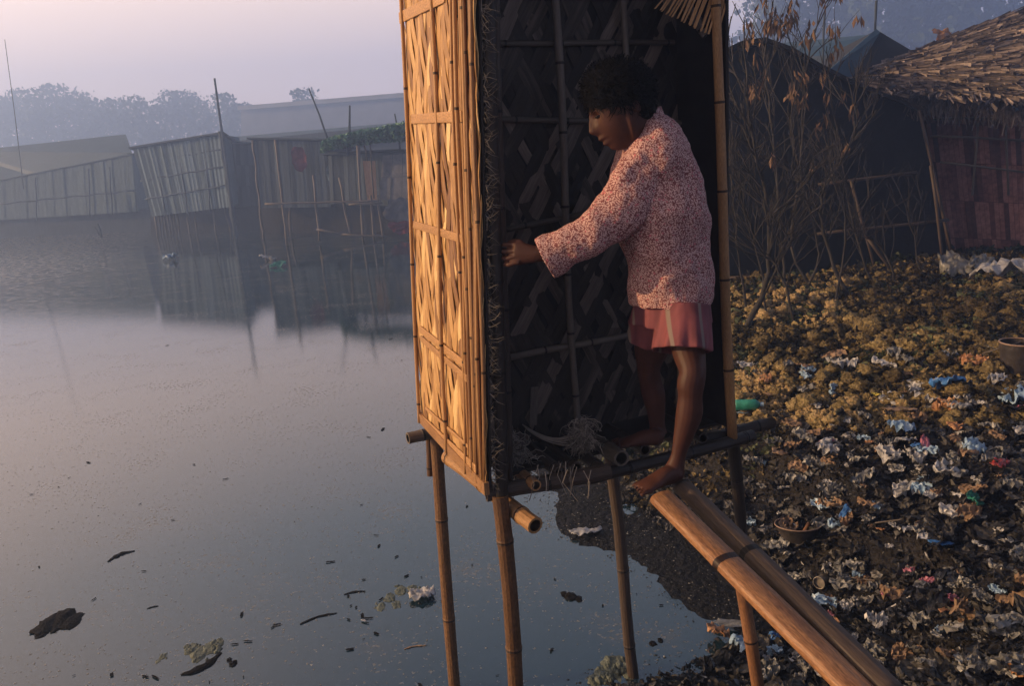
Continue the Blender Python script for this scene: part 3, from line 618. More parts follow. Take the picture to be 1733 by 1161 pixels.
# shirt
m_shirt = bpy.data.materials.new('small_print_cloth'); m_shirt.use_nodes = True
t = m_shirt.node_tree; n = t.nodes; l = t.links.new; b = n['Principled BSDF']; b.inputs['Roughness'].default_value = .85; b.inputs['Specular IOR Level'].default_value = .15
tcn = n.new('ShaderNodeTexCoord'); wn = n.new('ShaderNodeTexNoise'); wn.inputs['Scale'].default_value = 60; wn.inputs['Detail'].default_value = 2; l(tcn.outputs['Object'], wn.inputs['Vector'])
mxv = n.new('ShaderNodeMixRGB'); mxv.blend_type = 'ADD'; mxv.inputs[0].default_value = .012; l(tcn.outputs['Object'], mxv.inputs[1]); l(wn.outputs['Color'], mxv.inputs[2])
vo = n.new('ShaderNodeTexVoronoi'); vo.inputs['Scale'].default_value = 225; vo.feature = 'F1'; l(mxv.outputs[0], vo.inputs['Vector'])
cr = n.new('ShaderNodeValToRGB'); l(vo.outputs['Distance'], cr.inputs[0]); e = cr.color_ramp.elements
e[0].position = .40; e[0].color = (.64, .42, .38, 1); e[1].position = .60; e[1].color = (.21, .075, .075, 1)
vo2 = n.new('ShaderNodeTexVoronoi'); vo2.inputs['Scale'].default_value = 55; l(mxv.outputs[0], vo2.inputs['Vector'])
c3 = n.new('ShaderNodeValToRGB'); l(vo2.outputs['Distance'], c3.inputs[0]); c3.color_ramp.elements[0].position = .16; c3.color_ramp.elements[0].color = (1, 1, 1, 1); c3.color_ramp.elements[1].position = .24; c3.color_ramp.elements[1].color = (0, 0, 0, 1)
mk = n.new('ShaderNodeMixRGB'); l(c3.outputs[0], mk.inputs[0]); l(cr.outputs[0], mk.inputs[1]); mk.inputs[2].default_value = (.50, .15, .17, 1); l(mk.outputs[0], b.inputs['Base Color'])
nb = n.new('ShaderNodeTexNoise'); nb.inputs['Scale'].default_value = 9; nb.inputs['Detail'].default_value = 4; l(tcn.outputs['Object'], nb.inputs['Vector'])
bp = n.new('ShaderNodeBump'); bp.inputs['Strength'].default_value = .5; bp.inputs['Distance'].default_value = .02; l(nb.outputs[0], bp.inputs['Height']); l(bp.outputs[0], b.inputs['Normal'])
sh = MB()
tor = [(200, 1073, 1113, 2.50), (230, 1057, 1150, 2.50), (262, 1042, 1168, 2.50), (320, 1034, 1183, 2.51), (375, 1044, 1194, 2.51), (430, 1060, 1200, 2.52), (480, 1067, 1203, 2.52), (514, 1071, 1199, 2.52)]
dd = [.055, .105, .135, .14, .14, .14, .145, .145]
rows = []
for (py, xa, xb, d_), k_ in zip(tor, dd): rows.append((Q((xa+xb)/2, py, d_), k_, (xb-xa)/2*PX))
def shirtmod(t_, an):
    a_ = .012*sin(5*an+6*t_)*min(1, t_*1.6)+.016*sin(9*t_*pi+2*an)*t_*(1-t_)*2+.010*sin(3*an-14*t_)
    return (1+a_*1.2, 0)
loft(sh, rows, dep, 48, 6, mod=shirtmod, hollow1=.05)
# shoulder and near sleeve with a loose flared cuff
def slm(t_, an): return (1+.05*sin(26*t_+1.5*an)*(.3+t_*(1-t_)*2.5)+.03*sin(3*an+9*t_), 0)
loft(sh, [(Q(1112, 240, 2.46), .05, .045), (Q(1098, 275, 2.43), .062, .078), (Q(1066, 330, 2.41), .060, .078), (Q(1030, 376, 2.40), .056, .070), (Q(992, 402, 2.40), .054, .062), (Q(955, 420, 2.41), .052, .062), (Q(921, 437, 2.42), .050, .070)], dep, 36, 6, mod=slm, hollow1=.05)
# far sleeve
loft(sh, [(Q(1112, 245, 2.58), .05, .045), (Q(1116, 300, 2.63), .05, .06), (Q(1120, 370, 2.65), .05, .06), (Q(1124, 440, 2.66), .045, .05)], dep, 24, 5, mod=slm, hollow1=.03)
shirt = sh.build('shirt', m_shirt, boy); remesh(shirt, .0045, 4, .5)
for nm_, sc_, st2 in (('folds', .12, .034), ('creases', .035, .008)):
    tx = bpy.data.textures.new(nm_, 'CLOUDS'); tx.noise_scale = sc_; tx.noise_depth = 1; tx.noise_type = 'SOFT_NOISE'
    dm = shirt.modifiers.new(nm_, 'DISPLACE'); dm.texture = tx; dm.strength = st2; dm.mid_level = .5; dm.texture_coords = 'LOCAL'
# collar, cuff edge
cm = MB()
for (cx_, cy_, hw, dp, th) in ((1091, 199, 25, .058, .010),):
    c0 = Q(cx_, cy_, 2.50); ring = [c0+RT*cos(a_)*hw*PX*1.02+dep*sin(a_)*dp+UP*(.014*cos(a_)+.0) for a_ in [2*pi*i/28 for i in range(29)]]
    for i in range(28):
        o1_ = ring[i]+UP*.022; o2_ = ring[i+1]+UP*.022; s1 = (ring[i]-c0)*.25; s2 = (ring[i+1]-c0)*.25
        cm.quad(ring[i]-UP*.014+s1, ring[i+1]-UP*.014+s2, o2_, o1_)
cob = cm.build('collar', m_shirt, boy, smooth=True); so_ = cob.modifiers.new('t', 'SOLIDIFY'); so_.thickness = .004
# shorts
m_short = bpy.data.materials.new('pink_shorts_cloth'); m_short.use_nodes = True
t = m_short.node_tree; n = t.nodes; l = t.links.new; b = n['Principled BSDF']; b.inputs['Roughness'].default_value = .8
tcn = n.new('ShaderNodeTexCoord'); nz = n.new('ShaderNodeTexNoise'); nz.inputs['Scale'].default_value = 9; mp = n.new('ShaderNodeMapping'); mp.inputs['Scale'].default_value = (2.2, 2.2, .25); l(tcn.outputs['Object'], mp.inputs[0]); l(mp.outputs[0], nz.inputs['Vector'])
cr = n.new('ShaderNodeValToRGB'); l(nz.outputs[0], cr.inputs[0]); e = cr.color_ramp.elements; e[0].position = .38; e[0].color = (.10, .024, .035, 1); e[1].position = .62; e[1].color = (.22, .058, .068, 1)
wv = n.new('ShaderNodeTexWave'); wv.bands_direction = 'X'; wv.inputs['Scale'].default_value = 3.4; wv.inputs['Distortion'].default_value = .5; wv.inputs['Phase Offset'].default_value = 1.2; l(tcn.outputs['Object'], wv.inputs['Vector'])
c4 = n.new('ShaderNodeValToRGB'); l(wv.outputs[0], c4.inputs[0]); c4.color_ramp.elements[0].position = .955; c4.color_ramp.elements[1].position = .985
mk = n.new('ShaderNodeMixRGB'); l(c4.outputs[0], mk.inputs[0]); l(cr.outputs[0], mk.inputs[1]); mk.inputs[2].default_value = (.20, .15, .13, 1); l(mk.outputs[0], b.inputs['Base Color'])
st_ = MB()
def shm(t_, an):
    return (1+.055*t_*sin(7*an+.6)+.03*t_*sin(13*an), .0)
def shm2(t_, an): return (1+.06*t_*sin(6*an+1)+.03*t_*sin(11*an), .012*t_*sin(2*an))
loft(st_, [(Q(1136, 488, 2.53), .115, .122), (Q(1136, 520, 2.53), .122, .125), (Q(1136, 545, 2.53), .122, .128)], dep, 48, 5, mod=shm)
loft(st_, [(Q(1156, 515, 2.47), .115, .084), (Q(1154, 560, 2.45), .130, .088), (Q(1152, 594, 2.43), .136, .092)], dep, 44, 6, mod=shm, hollow1=.04)
loft(st_, [(Q(1112, 515, 2.60), .080, .078), (Q(1105, 545, 2.62), .085, .080), (Q(1100, 566, 2.64), .090, .082)], dep, 44, 6, mod=shm2, hollow1=.04)
sho = st_.build('shorts', m_short, boy); remesh(sho, .0045, 2, .5)
#PART2
# ------------------------------------------------------------------ rubbish bank
def G(px, py):
    v = ray(px, py); t_ = 1.2; last = None
    while t_ < 60:
        p = EYE+v*t_
        if p.z < max(ground(p.x, p.y), 0): break
        t_ += .02*max(1, t_*.4)
    return V((p.x, p.y, max(ground(p.x, p.y), 0)))
def crumple(w_, h_, amp, seed, n_=8, curl=0):
    s_ = MB(); so2 = V((seed*3.1, seed*1.7, 0)); g_ = []
    def rid(p): return 1-abs(noise.noise(p))*2.4
    for j in range(n_+1):
        for i in range(n_+1):
            u, v = i/n_*2-1, j/n_*2-1
            a_, b_ = u*sqrt(1-v*v*.42), v*sqrt(1-u*u*.42)
            an = atan2(b_, a_); e1 = 1+.30*noise.noise(V((cos(an)*1.3, sin(an)*1.3, seed*5+1)))+.12*noise.noise(V((cos(an)*4, sin(an)*4, seed*3+1)))
            e1 = 1+(e1-1)*(a_*a_+b_*b_)
            q = V((a_*w_*.5*e1, b_*h_*.5*e1, 0)); P = V((a_*1.5, b_*1.5, 0))+so2
            q.z = amp*(.75*rid(P)+.45*rid(P*2.3)+.25*rid(P*5))
            q += noise.noise_vector(P*1.8)*amp*.45; q.z = q.z*.9+curl*(u*u)*w_
            g_.append(s_.add(q))
    for j in range(n_):
        for i in range(n_):
            a = j*(n_+1)+i; s_.face((a, a+1, a+n_+2, a+n_+1), rr(0, 1), 0, [(0, 0)]*4)
    return s_
def lump(rad, amp, seed, flat=.6, seg=14, rings=9):
    s_ = MB()
    ball(s_, V((0, 0, 0)), (V((rad, 0, 0)), V((0, rad, 0)), V((0, 0, rad*flat))), seg, rings, lambda u: u*(1+amp*noise.noise(u*1.6+V((seed*4, 0, 0)))+amp*.5*noise.noise(u*5+V((0, seed*3, 0)))))
    return s_
def place(o, p, rot=None, sc=1):
    o.location = p; o.rotation_euler = rot or (rr(-.3, .3), rr(-.3, .3), rr(0, 6.28)); o.scale = (sc, sc, sc); return o
kk = [10]
def item(kind, px, py, w_, h_, m, label, cat, amp=.25, lift=.02, rot=None, typ='c', curl=0, n_=12, group=None, solid=True):
    kk[0] += 1
    s_ = crumple(w_, h_, min(w_, h_)*amp, kk[0], n_, curl) if typ == 'c' else lump(w_, amp, kk[0], h_, 20, 12)
    o = s_.build(kind, m, smooth=(typ != 'c' or n_ > 8)); place(o, G(px, py)+V((0, 0, lift)), rot)
    if typ == 'c' and solid: q = o.modifiers.new('t', 'SOLIDIFY'); q.thickness = .002
    return tag(o, label, cat, group)
item('plastic_bag', 1605, 672, .21, .17, P_BLUE, 'bright blue crumpled plastic bag halfway up the rubbish bank', 'plastic bag', .4, .05)
item('plastic_bag', 1718, 688, .22, .16, P_LBLUE, 'pale blue and white plastic bag at the far edge of the rubbish bank', 'plastic bag', .4, .04)
item('plastic_bag', 1407, 672, .08, .10, P_LBLUE, 'small upright pale blue bag scrap above the dark rubbish', 'plastic bag', .4, .04, (1.1, .2, .5))
item('wrapper', 1482, 682, .10, .04, P_YEL, 'yellow food wrapper lying on green weeds of the bank', 'wrapper', .3, .03)
item('cardboard', 1520, 706, .17, .20, P_TAN, 'flat brown cardboard sheet lying on the rubbish bank', 'cardboard', .05, .04, (-.15, .1, .3), n_=6)
item('plastic_bag', 1622, 700, .08, .13, P_WHITE, 'small white twisted bag just below the bright blue bag', 'plastic bag', .5, .03)
item('carton', 1615, 733, .09, .08, P_ORG, 'small torn orange brown carton on the dark rubbish', 'carton', .25, .04)
item('plastic_bag', 1600, 812, .17, .12, P_WHITE, 'large white crumpled bag on black rubbish', 'plastic bag', .35, .03)
item('plastic_bag', 1548, 790, .13, .10, P_WHITE, 'translucent white bag with a blue scrap beside it', 'plastic bag', .5, .03)
item('plastic_scrap', 1548, 782, .05, .04, P_BLUE, 'tiny dark blue scrap resting on a white bag', 'plastic scrap', .4, .07)
item('plastic_bag', 1645, 772, .14, .11, P_LBLUE, 'pale blue crumpled bag above the red rag', 'plastic bag', .4, .03)
item('rag', 1690, 803, .15, .07, P_RED, 'bright red rag twisted on the dark rubbish', 'rag', .4, .03, (0, .1, .8))
item('plastic_scrap', 1565, 765, .16, .05, P_PINK, 'long dull pink scrap above the white crumpled bags', 'plastic scrap', .3, .03)
item('plastic_bag', 1428, 884, .035, .10, P_BLUE, 'rolled blue plastic sticking up beside the round basin', 'plastic bag', .3, .05, (.6, .2, -.7))
item('plastic_bag', 1411, 906, .085, .07, P_LBLUE, 'pale crumpled bag against the round basin', 'plastic bag', .5, .03)
item('plastic_sheet', 1590, 940, .105, .05, P_BLUE, 'flat blue plastic sheet lying low on the black rubbish', 'plastic sheet', .15, .02, (0, .05, -.2))
item('wrapper', 1535, 975, .08, .05, P_PINK, 'crumpled pink wrapper on black rubbish', 'wrapper', .4, .02)
item('wrapper', 1503, 1018, .07, .06, P_PINK, 'pink and white torn packet beside a thin white stick', 'wrapper', .3, .02)
item('wrapper', 1603, 1046, .10, .03, P_ORG, 'long narrow orange wrapper near the lower bank', 'wrapper', .2, .02, (0, 0, .3))
item('wrapper', 1460, 1012, .07, .06, P_GREY, 'grey crumpled foil wrapper next to the torn packet', 'wrapper', .5, .02)
item('plastic_bag', 1296, 655, .10, .15, P_ORG, 'bright orange torn bag on the yellow straw near the hut', 'plastic bag', .4, .04)
item('plastic_bag', 1215, 1090, .13, .10, P_ORG, 'orange and yellow plastic bag at the water edge by the walkway post', 'plastic bag', .4, .03)
item('plastic_bag', 1258, 1108, .13, .10, P_LBLUE, 'bluish clear bag at the water edge next to the orange bag', 'plastic bag', .4, .03)
item('plastic_tray', 1235, 1066, .15, .06, P_GREY, 'dark grey flat tray at the water edge', 'tray', .1, .03, (0, 0, -.2), n_=6)
item('plastic_scrap', 1308, 1096, .05, .05, P_BLUE, 'small blue scrap beside the bluish clear bag', 'plastic scrap', .5, .03)
item('plastic_bag', 1368, 1132, .13, .10, P_WHITE, 'white crumpled bag under the sloping bamboo pole', 'plastic bag', .5, .0)
item('plastic_bag', 1395, 1112, .06, .05, P_LBLUE, 'small pale blue scrap touching the sloping bamboo pole', 'plastic bag', .5, .02)
item('plastic_bag', 1645, 862, .07, .09, P_GREEN, 'teal and white twisted bag on the black rubbish slope', 'plastic bag', .5, .03, (.6, .2, .5))
item('cardboard', 1320, 785, .14, .10, P_TAN, 'pale tan cardboard piece on the bank behind the walkway', 'cardboard', .12, .03)
item('cardboard', 1340, 728, .12, .09, P_TAN, 'folded tan paper piece above the pale cardboard', 'paper', .3, .03)
item('cardboard', 1555, 912, .06, .07, P_TAN, 'small upright brown carton beside the blue plastic sheet', 'carton', .12, .03, (1.0, .1, .2))
item('plastic_bag', 990, 907, .20, .09, P_WHITE, 'white plastic bag floating at the edge of the darkened mud', 'plastic bag', .25, .01, (0, 0, .1))
item('plastic_bag', 716, 1014, .15, .11, P_WHITE, 'white plastic bag floating on the pond beside green weed', 'plastic bag', .3, .012, (0, 0, .3))
item('plastic_scrap', 616, 1054, .035, .015, P_WHITE, 'tiny white scrap floating on open pond water', 'plastic scrap', .2, .008, (0, 0, -.6))
item('plastic_bag', 290, 441, .45, .35, P_LBLUE, 'pale bag floating in front of the stilted grey shack', 'plastic bag', .4, .05)
item('plastic_bag', 452, 441, .5, .25, P_WHITE, 'white scrap floating in front of the bamboo jetty', 'plastic bag', .4, .03)
item('plastic_bottle', 470, 452, .5, .25, P_GREEN, 'green plastic piece floating in front of the bamboo jetty', 'plastic scrap', .3, .03)
# bottle (teal, by the hut)
bt = thing('plastic_bottle', G(1265, 704)+V((0, 0, .07)), 'teal green plastic bottle lying against the hut side of the bank', 'bottle')
s_ = MB(); a = bt.location; dB = V((.8, -.25, .05)).normalized()
s_.tube([a-dB*.09, a-dB*.088, a-dB*.07, a, a+dB*.05, a+dB*.075, a+dB*.085], [.02, .036, .039, .038, .039, .022, .013], 16, .5); s_.build('bottle_body', P_GREEN, bt, smooth=True)
s_ = MB(); s_.tube([a+dB*.086, a+dB*.108], .016, 12); s_.build('cap', P_LBLUE, bt)
# round basin
bs = thing('basin', G(1350, 914)+V((0, 0, .015)), 'round dark basin with a pale rim half sunk in the black rubbish', 'basin')
c0 = bs.location; tl = Matrix.Rotation(radians(-8), 3, 'X'); s_ = MB(); rows_ = [(a_*1.35, b_*1.3) for a_, b_ in ((.060, -.035), (.078, .0), (.086, .03), (.091, .032), (.091, .027), (.082, .024), (.070, -.005), (.05, -.028), (.0, -.03))]; pr = None
for (ra, zz) in rows_:
    ring = [s_.add(c0+tl @ V((cos(2*pi*k/40)*ra, sin(2*pi*k/40)*ra, zz))) for k in range(40)]
    if pr:
        for k in range(40): j = (k+1) % 40; s_.face((pr[k], pr[j], ring[j], ring[k]), .5, 0, [(0, 0)]*4)
    pr = ring
s_.build('bowl', mat('basin_dark', (.015, .014, .013), (.06, .05, .045), rough=.5, scale=14, bump=.4), bs, smooth=True)
s_ = MB(); s_.tube([c0+tl @ V((cos(2*pi*k/40)*.123, sin(2*pi*k/40)*.123, .041)) for k in range(41)], .0038, 6); s_.build('rim', mat('basin_rim', (.12, .08, .06), (.34, .24, .18), rough=.5, scale=20, bump=.3), bs, smooth=True)
s_ = MB(); s_.bamboo(c0+V((.02, -.02, -.01)), c0+V((.085, .05, .03)), .011, r=.6, step=.5, seg=8); tag(s_.build('wood_scrap', m_bam_plank), 'short reddish wood scrap lying inside the round basin', 'wood')
# can
cn = thing('tin_can', G(1392, 992)+V((0, 0, .03)), 'open tin can lying on its side below the round basin', 'can')
a = cn.location; dC = V((-.72, -.68, .12)).normalized(); s_ = MB()
prof_ = []
for k in range(24): prof_.append((k/23, .030+(.0009 if k % 2 else 0)))
s_.tube([a+dC*(.045-.1*t_) for t_, _ in prof_], [r_ for _, r_ in prof_], 24, .5, cap=False); s_.build('can_body', m_tin_can, cn, smooth=True)
s_ = MB(); s_.tube([a+dC*.045+(dC.cross(up).normalized()*cos(2*pi*k/24)+dC.cross(up).cross(dC).normalized()*sin(2*pi*k/24))*.031 for k in range(25)], .0022, 6); s_.build('can_rim', m_tin_can, cn, smooth=True)
s_ = MB(); c1 = a+dC*.03; X_ = dC.cross(up).normalized(); Y_ = X_.cross(dC).normalized()
ring = [s_.add(c1+(X_*cos(2*pi*k/24)+Y_*sin(2*pi*k/24))*.029) for k in range(24)]; s_.face(ring); s_.build('can_end', m_tin_can, cn)
# bucket and hoop at the far right, sticks
bk2 = thing('bucket', G(1722, 628), 'dark grey bucket standing among the yellow clods at the far side of the bank', 'bucket')
a = bk2.location; s_ = MB(); s_.tube([a+V((0, 0, z_)) for z_ in (-.02, .02, .14, .2)], [.085, .095, .115, .12], 20, cap=False); s_.build('bucket_wall', MATS['basin_dark'], bk2, smooth=True)
s_ = MB(); s_.tube([a+V((cos(2*pi*k/24)*.12, sin(2*pi*k/24)*.12, .2)) for k in range(25)], .006, 6); s_.build('rim', MATS['basin_rim'], bk2, smooth=True)
a = G(1692, 615)+V((0, 0, .03)); s_ = MB(); s_.tube([a+V((cos(2*pi*k/24)*.11, sin(2*pi*k/24)*.10, .06+.05*cos(2*pi*k/24+1))) for k in range(25)], .006, 6); tag(s_.build('hoop', m_bam_grey, smooth=True), 'thin pale hoop lying beside the dark bucket', 'hoop')
for (xa, ya, xb, yb, r_, m, lb) in ((1500, 1048, 1540, 1022, .004, P_WHITE, 'thin white stick beside the pink and white torn packet'), (1480, 900, 1555, 890, .004, m_bam_grey, 'thin pale stick lying on the bank right of the pale bag'), (1430, 990, 1480, 1000, .005, m_bam_dark, 'short dark stick lying behind the open tin can')):
    s_ = MB(); s_.tube([G(xa, ya)+V((0, 0, .03)), G(xb, yb)+V((0, 0, .035))], r_, 6, .9); tag(s_.build('stick', m), lb, 'stick')
# many small scraps, individual copies
protos = []
for k in range(7):
    s_ = crumple(.085, rr(.045, .07), rr(.014, .026), 50+k, 12); protos.append(s_)
groups = (('plastic_scrap', P_WHITE, 'small crumpled white plastic scrap on the rubbish bank', 'white scraps scattered over the bank', 75, 0, 1), ('plastic_scrap', P_GREY, 'small grey dirty plastic scrap on the rubbish bank', 'grey scraps scattered over the bank', 150, 0, 1), ('plastic_scrap', P_LBLUE, 'small pale blue plastic scrap on the rubbish bank', 'pale blue scraps scattered over the bank', 22, 0, 1), ('plastic_scrap', P_PINK, 'small dull pink plastic scrap on the rubbish bank', 'pink scraps scattered over the bank', 7, 0, 1), ('paper_scrap', P_TAN, 'small brown paper scrap on the rubbish bank', 'brown paper scraps scattered over the bank', 60, 0, 1), ('wrapper', P_ORG, 'small faded orange wrapper on the rubbish bank', 'orange wrappers scattered over the bank', 9, 0, 1))
for (nm, m, lb, gp, cnt, _, _) in groups:
    ms = []
    for q in protos:
        o = q.build(nm, m); ms.append(o.data); bpy.data.objects.remove(o)
    c_ = 0
    while c_ < cnt:
        px, py = rr(1190, 1760), 600+560*rr(0, 1)**.9
        if px < 1250 and py < 1050: continue
        if px < 1180+ (1161-py)*.0: continue
        p = G(px, py)
        if sdist(p.x, p.y) < .25: continue
        # keep off the walkway's footprint on screen is not needed: it hangs above the ground
        o = bpy.data.objects.new(nm, random.choice(ms)); COL.objects.link(o); place(o, p+V((0, 0, .02)), sc=(rr(.5, 1.2) if random.random() < .6 else rr(1.2, 2.4))*(.75+.08*p.y)*.8); tag(o, lb, 'scrap' if nm != 'wrapper' else 'wrapper', gp); c_ += 1
# the uncountable mass: shreds, clods and weeds
def shred(s_, p, sz, r_):
    k = random.random(); d = V((rr(-1, 1), rr(-1, 1), rr(-.5, .9))).normalized(); sd_ = d.cross(V((rr(-1, 1), rr(-1, 1), rr(-1, 1)))).normalized()
    if k < .66:     # curled leaf or strip
        n_ = d.cross(sd_); w0 = sz*rr(.08, .36); a = [p-d*sz*.5, p+n_*sz*rr(-.2, .3), p+d*sz*.5]
        i_ = [s_.add(a[0]-sd_*w0*.4), s_.add(a[0]+sd_*w0*.4), s_.add(a[1]+sd_*w0), s_.add(a[1]-sd_*w0), s_.add(a[2]+sd_*w0*.3), s_.add(a[2]-sd_*w0*.3)]
        s_.face((i_[0], i_[1], i_[2], i_[3]), r_, 0, [(0, 0)]*4); s_.face((i_[3], i_[2], i_[4], i_[5]), min(1, r_+.05), 0, [(0, 0)]*4)
    elif k < .88:
        P0 = d*sz*.5; P1 = sd_*sz*.42; gg = [s_.add(p+P0*(i-1)+P1*(j-1)+V((rr(-1, 1), rr(-1, 1), rr(-.4, 1)))*sz*.22) for j in range(3) for i in range(3)]
        for a_ in (0, 1, 3, 4): s_.face((gg[a_], gg[a_+1], gg[a_+4], gg[a_+3]), min(1, max(0, r_+rr(-.06, .06))), 0, [(0, 0)]*4)
    else:           # lump
        q = [s_.add(p+V((rr(.5, 1)*a_, rr(.5, 1)*b_, rr(.4, .9)*c_))*sz*.5) for a_, b_, c_ in ((1, 0, 0), (0, 1, 0), (-1, 0, 0), (0, -1, 0), (.2, .2, 1), (0, 0, -1))]
        for f in ((0, 1, 4), (1, 2, 4), (2, 3, 4), (3, 0, 4), (1, 0, 5), (2, 1, 5), (3, 2, 5), (0, 3, 5)): s_.face([q[i] for i in f], r_, 0, [(0, 0)]*3)
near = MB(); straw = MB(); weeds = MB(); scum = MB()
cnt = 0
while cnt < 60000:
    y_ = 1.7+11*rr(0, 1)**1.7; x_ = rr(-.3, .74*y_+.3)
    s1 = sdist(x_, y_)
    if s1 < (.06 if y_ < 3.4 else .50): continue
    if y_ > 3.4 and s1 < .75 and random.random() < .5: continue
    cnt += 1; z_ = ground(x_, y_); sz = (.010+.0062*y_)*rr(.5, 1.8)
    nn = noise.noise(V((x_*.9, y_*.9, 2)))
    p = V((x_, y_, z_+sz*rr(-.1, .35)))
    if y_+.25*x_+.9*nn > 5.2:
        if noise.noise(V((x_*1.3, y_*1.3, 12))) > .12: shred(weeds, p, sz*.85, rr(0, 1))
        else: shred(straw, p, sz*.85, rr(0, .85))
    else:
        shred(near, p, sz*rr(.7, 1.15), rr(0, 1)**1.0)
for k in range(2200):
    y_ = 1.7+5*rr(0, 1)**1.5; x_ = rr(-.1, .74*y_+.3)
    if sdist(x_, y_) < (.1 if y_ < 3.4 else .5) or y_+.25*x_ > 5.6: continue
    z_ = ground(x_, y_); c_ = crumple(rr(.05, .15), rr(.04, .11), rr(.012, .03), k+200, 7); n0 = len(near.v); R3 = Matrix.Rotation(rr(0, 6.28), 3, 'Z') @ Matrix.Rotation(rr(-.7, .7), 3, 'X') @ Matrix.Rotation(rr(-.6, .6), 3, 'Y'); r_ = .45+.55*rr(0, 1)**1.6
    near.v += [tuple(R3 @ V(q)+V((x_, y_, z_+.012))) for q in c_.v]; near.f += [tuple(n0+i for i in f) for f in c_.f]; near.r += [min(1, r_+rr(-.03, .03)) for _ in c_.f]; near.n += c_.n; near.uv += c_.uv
# big clods in the far straw part
for k in range(2300):
    px, py = rr(1240, 1760), rr(470, 730); p = G(px, py)
    if p.y < 4.2: continue
    sz = rr(.016, .046)*(.5+.06*p.y)*(1.9 if random.random() < .12 else 1); sd_ = rr(0, 99); r_ = min(1, max(0, .5+1.1*noise.noise(V((p.x*.9, p.y*.9, 31)))+rr(-.3, .3)))
    n0 = len(straw.v); ball(straw, p+V((0, 0, sz*.2)), (V((sz, 0, 0)), V((0, sz, 0)), V((0, 0, sz*.75))), 16, 10, lambda u: u*(1+.6*noise.noise(u*1.6+V((sd_, 0, 0)))+.45*noise.noise(u*4+V((sd_, 0, 0)))+.3*noise.noise(u*9+V((sd_, 0, 0)))))
    for i in range(len(straw.r)-160, len(straw.r)): straw.r[i] = min(1, max(0, r_+rr(-.15, .15)))
def multi(name, stops, rough=.75, spec=.3, bump=.4):
    m = bpy.data.materials.new(name); m.use_nodes = True; t = m.node_tree; n = t.nodes; l = t.links.new; b = n['Principled BSDF']; b.inputs['Roughness'].default_value = rough; b.inputs['Specular IOR Level'].default_value = spec
    at = n.new('ShaderNodeAttribute'); at.attribute_name = 'rnd'; cr = n.new('ShaderNodeValToRGB'); l(at.outputs['Fac'], cr.inputs[0]); e = cr.color_ramp.elements
    e[0].position, e[0].color = stops[0][0], (*stops[0][1], 1); e[1].position, e[1].color = stops[-1][0], (*stops[-1][1], 1)
    for p_, c_ in stops[1:-1]: k = e.new(p_); k.color = (*c_, 1)
    tcn = n.new('ShaderNodeTexCoord'); nz = n.new('ShaderNodeTexNoise'); nz.inputs['Scale'].default_value = 45; nz.inputs['Detail'].default_value = 5; l(tcn.outputs['Object'], nz.inputs['Vector'])
    mr_ = n.new('ShaderNodeMapRange'); l(nz.outputs[0], mr_.inputs[0]); mr_.inputs[1].default_value = .3; mr_.inputs[2].default_value = .7; mr_.inputs[3].default_value = .45; mr_.inputs[4].default_value = 1.25
    sc_ = n.new('ShaderNodeVectorMath'); sc_.operation = 'SCALE'; l(cr.outputs[0], sc_.inputs[0]); l(mr_.outputs[0], sc_.inputs['Scale']); l(sc_.outputs[0], b.inputs['Base Color'])
    bp_ = n.new('ShaderNodeBump'); bp_.inputs['Strength'].default_value = bump; bp_.inputs['Distance'].default_value = .01 if bump < .9 else .04; l(nz.outputs[0], bp_.inputs['Height']); l(bp_.outputs[0], b.inputs['Normal'])
    return m
m_near = multi('shaded_black_rubbish', [(0, (.006, .006, .006)), (.5, (.014, .013, .012)), (.75, (.032, .029, .025)), (.88, (.06, .056, .05)), (.96, (.11, .108, .10)), (.995, (.30, .30, .30))], rough=.55, spec=.4)  # dark ramp holds black muck and also the shade over the near bank
m_strawm = multi('yellow_rot', [(0, (.025, .020, .012)), (.3, (.085, .068, .038)), (.6, (.20, .155, .075)), (.88, (.33, .26, .125)), (1, (.46, .33, .17))], rough=.95, spec=.05, bump=1.0)
m_weed = multi('bank_weed', [(0, (.015, .022, .011)), (.5, (.05, .062, .030)), (1, (.12, .135, .07))], rough=.8, spec=.2)
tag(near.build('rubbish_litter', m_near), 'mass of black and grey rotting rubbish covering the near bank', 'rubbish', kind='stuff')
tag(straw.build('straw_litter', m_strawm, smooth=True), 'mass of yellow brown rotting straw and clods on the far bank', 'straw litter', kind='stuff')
tag(weeds.build('weeds', m_weed), 'low green weeds growing through the rubbish bank', 'weeds', kind='stuff')
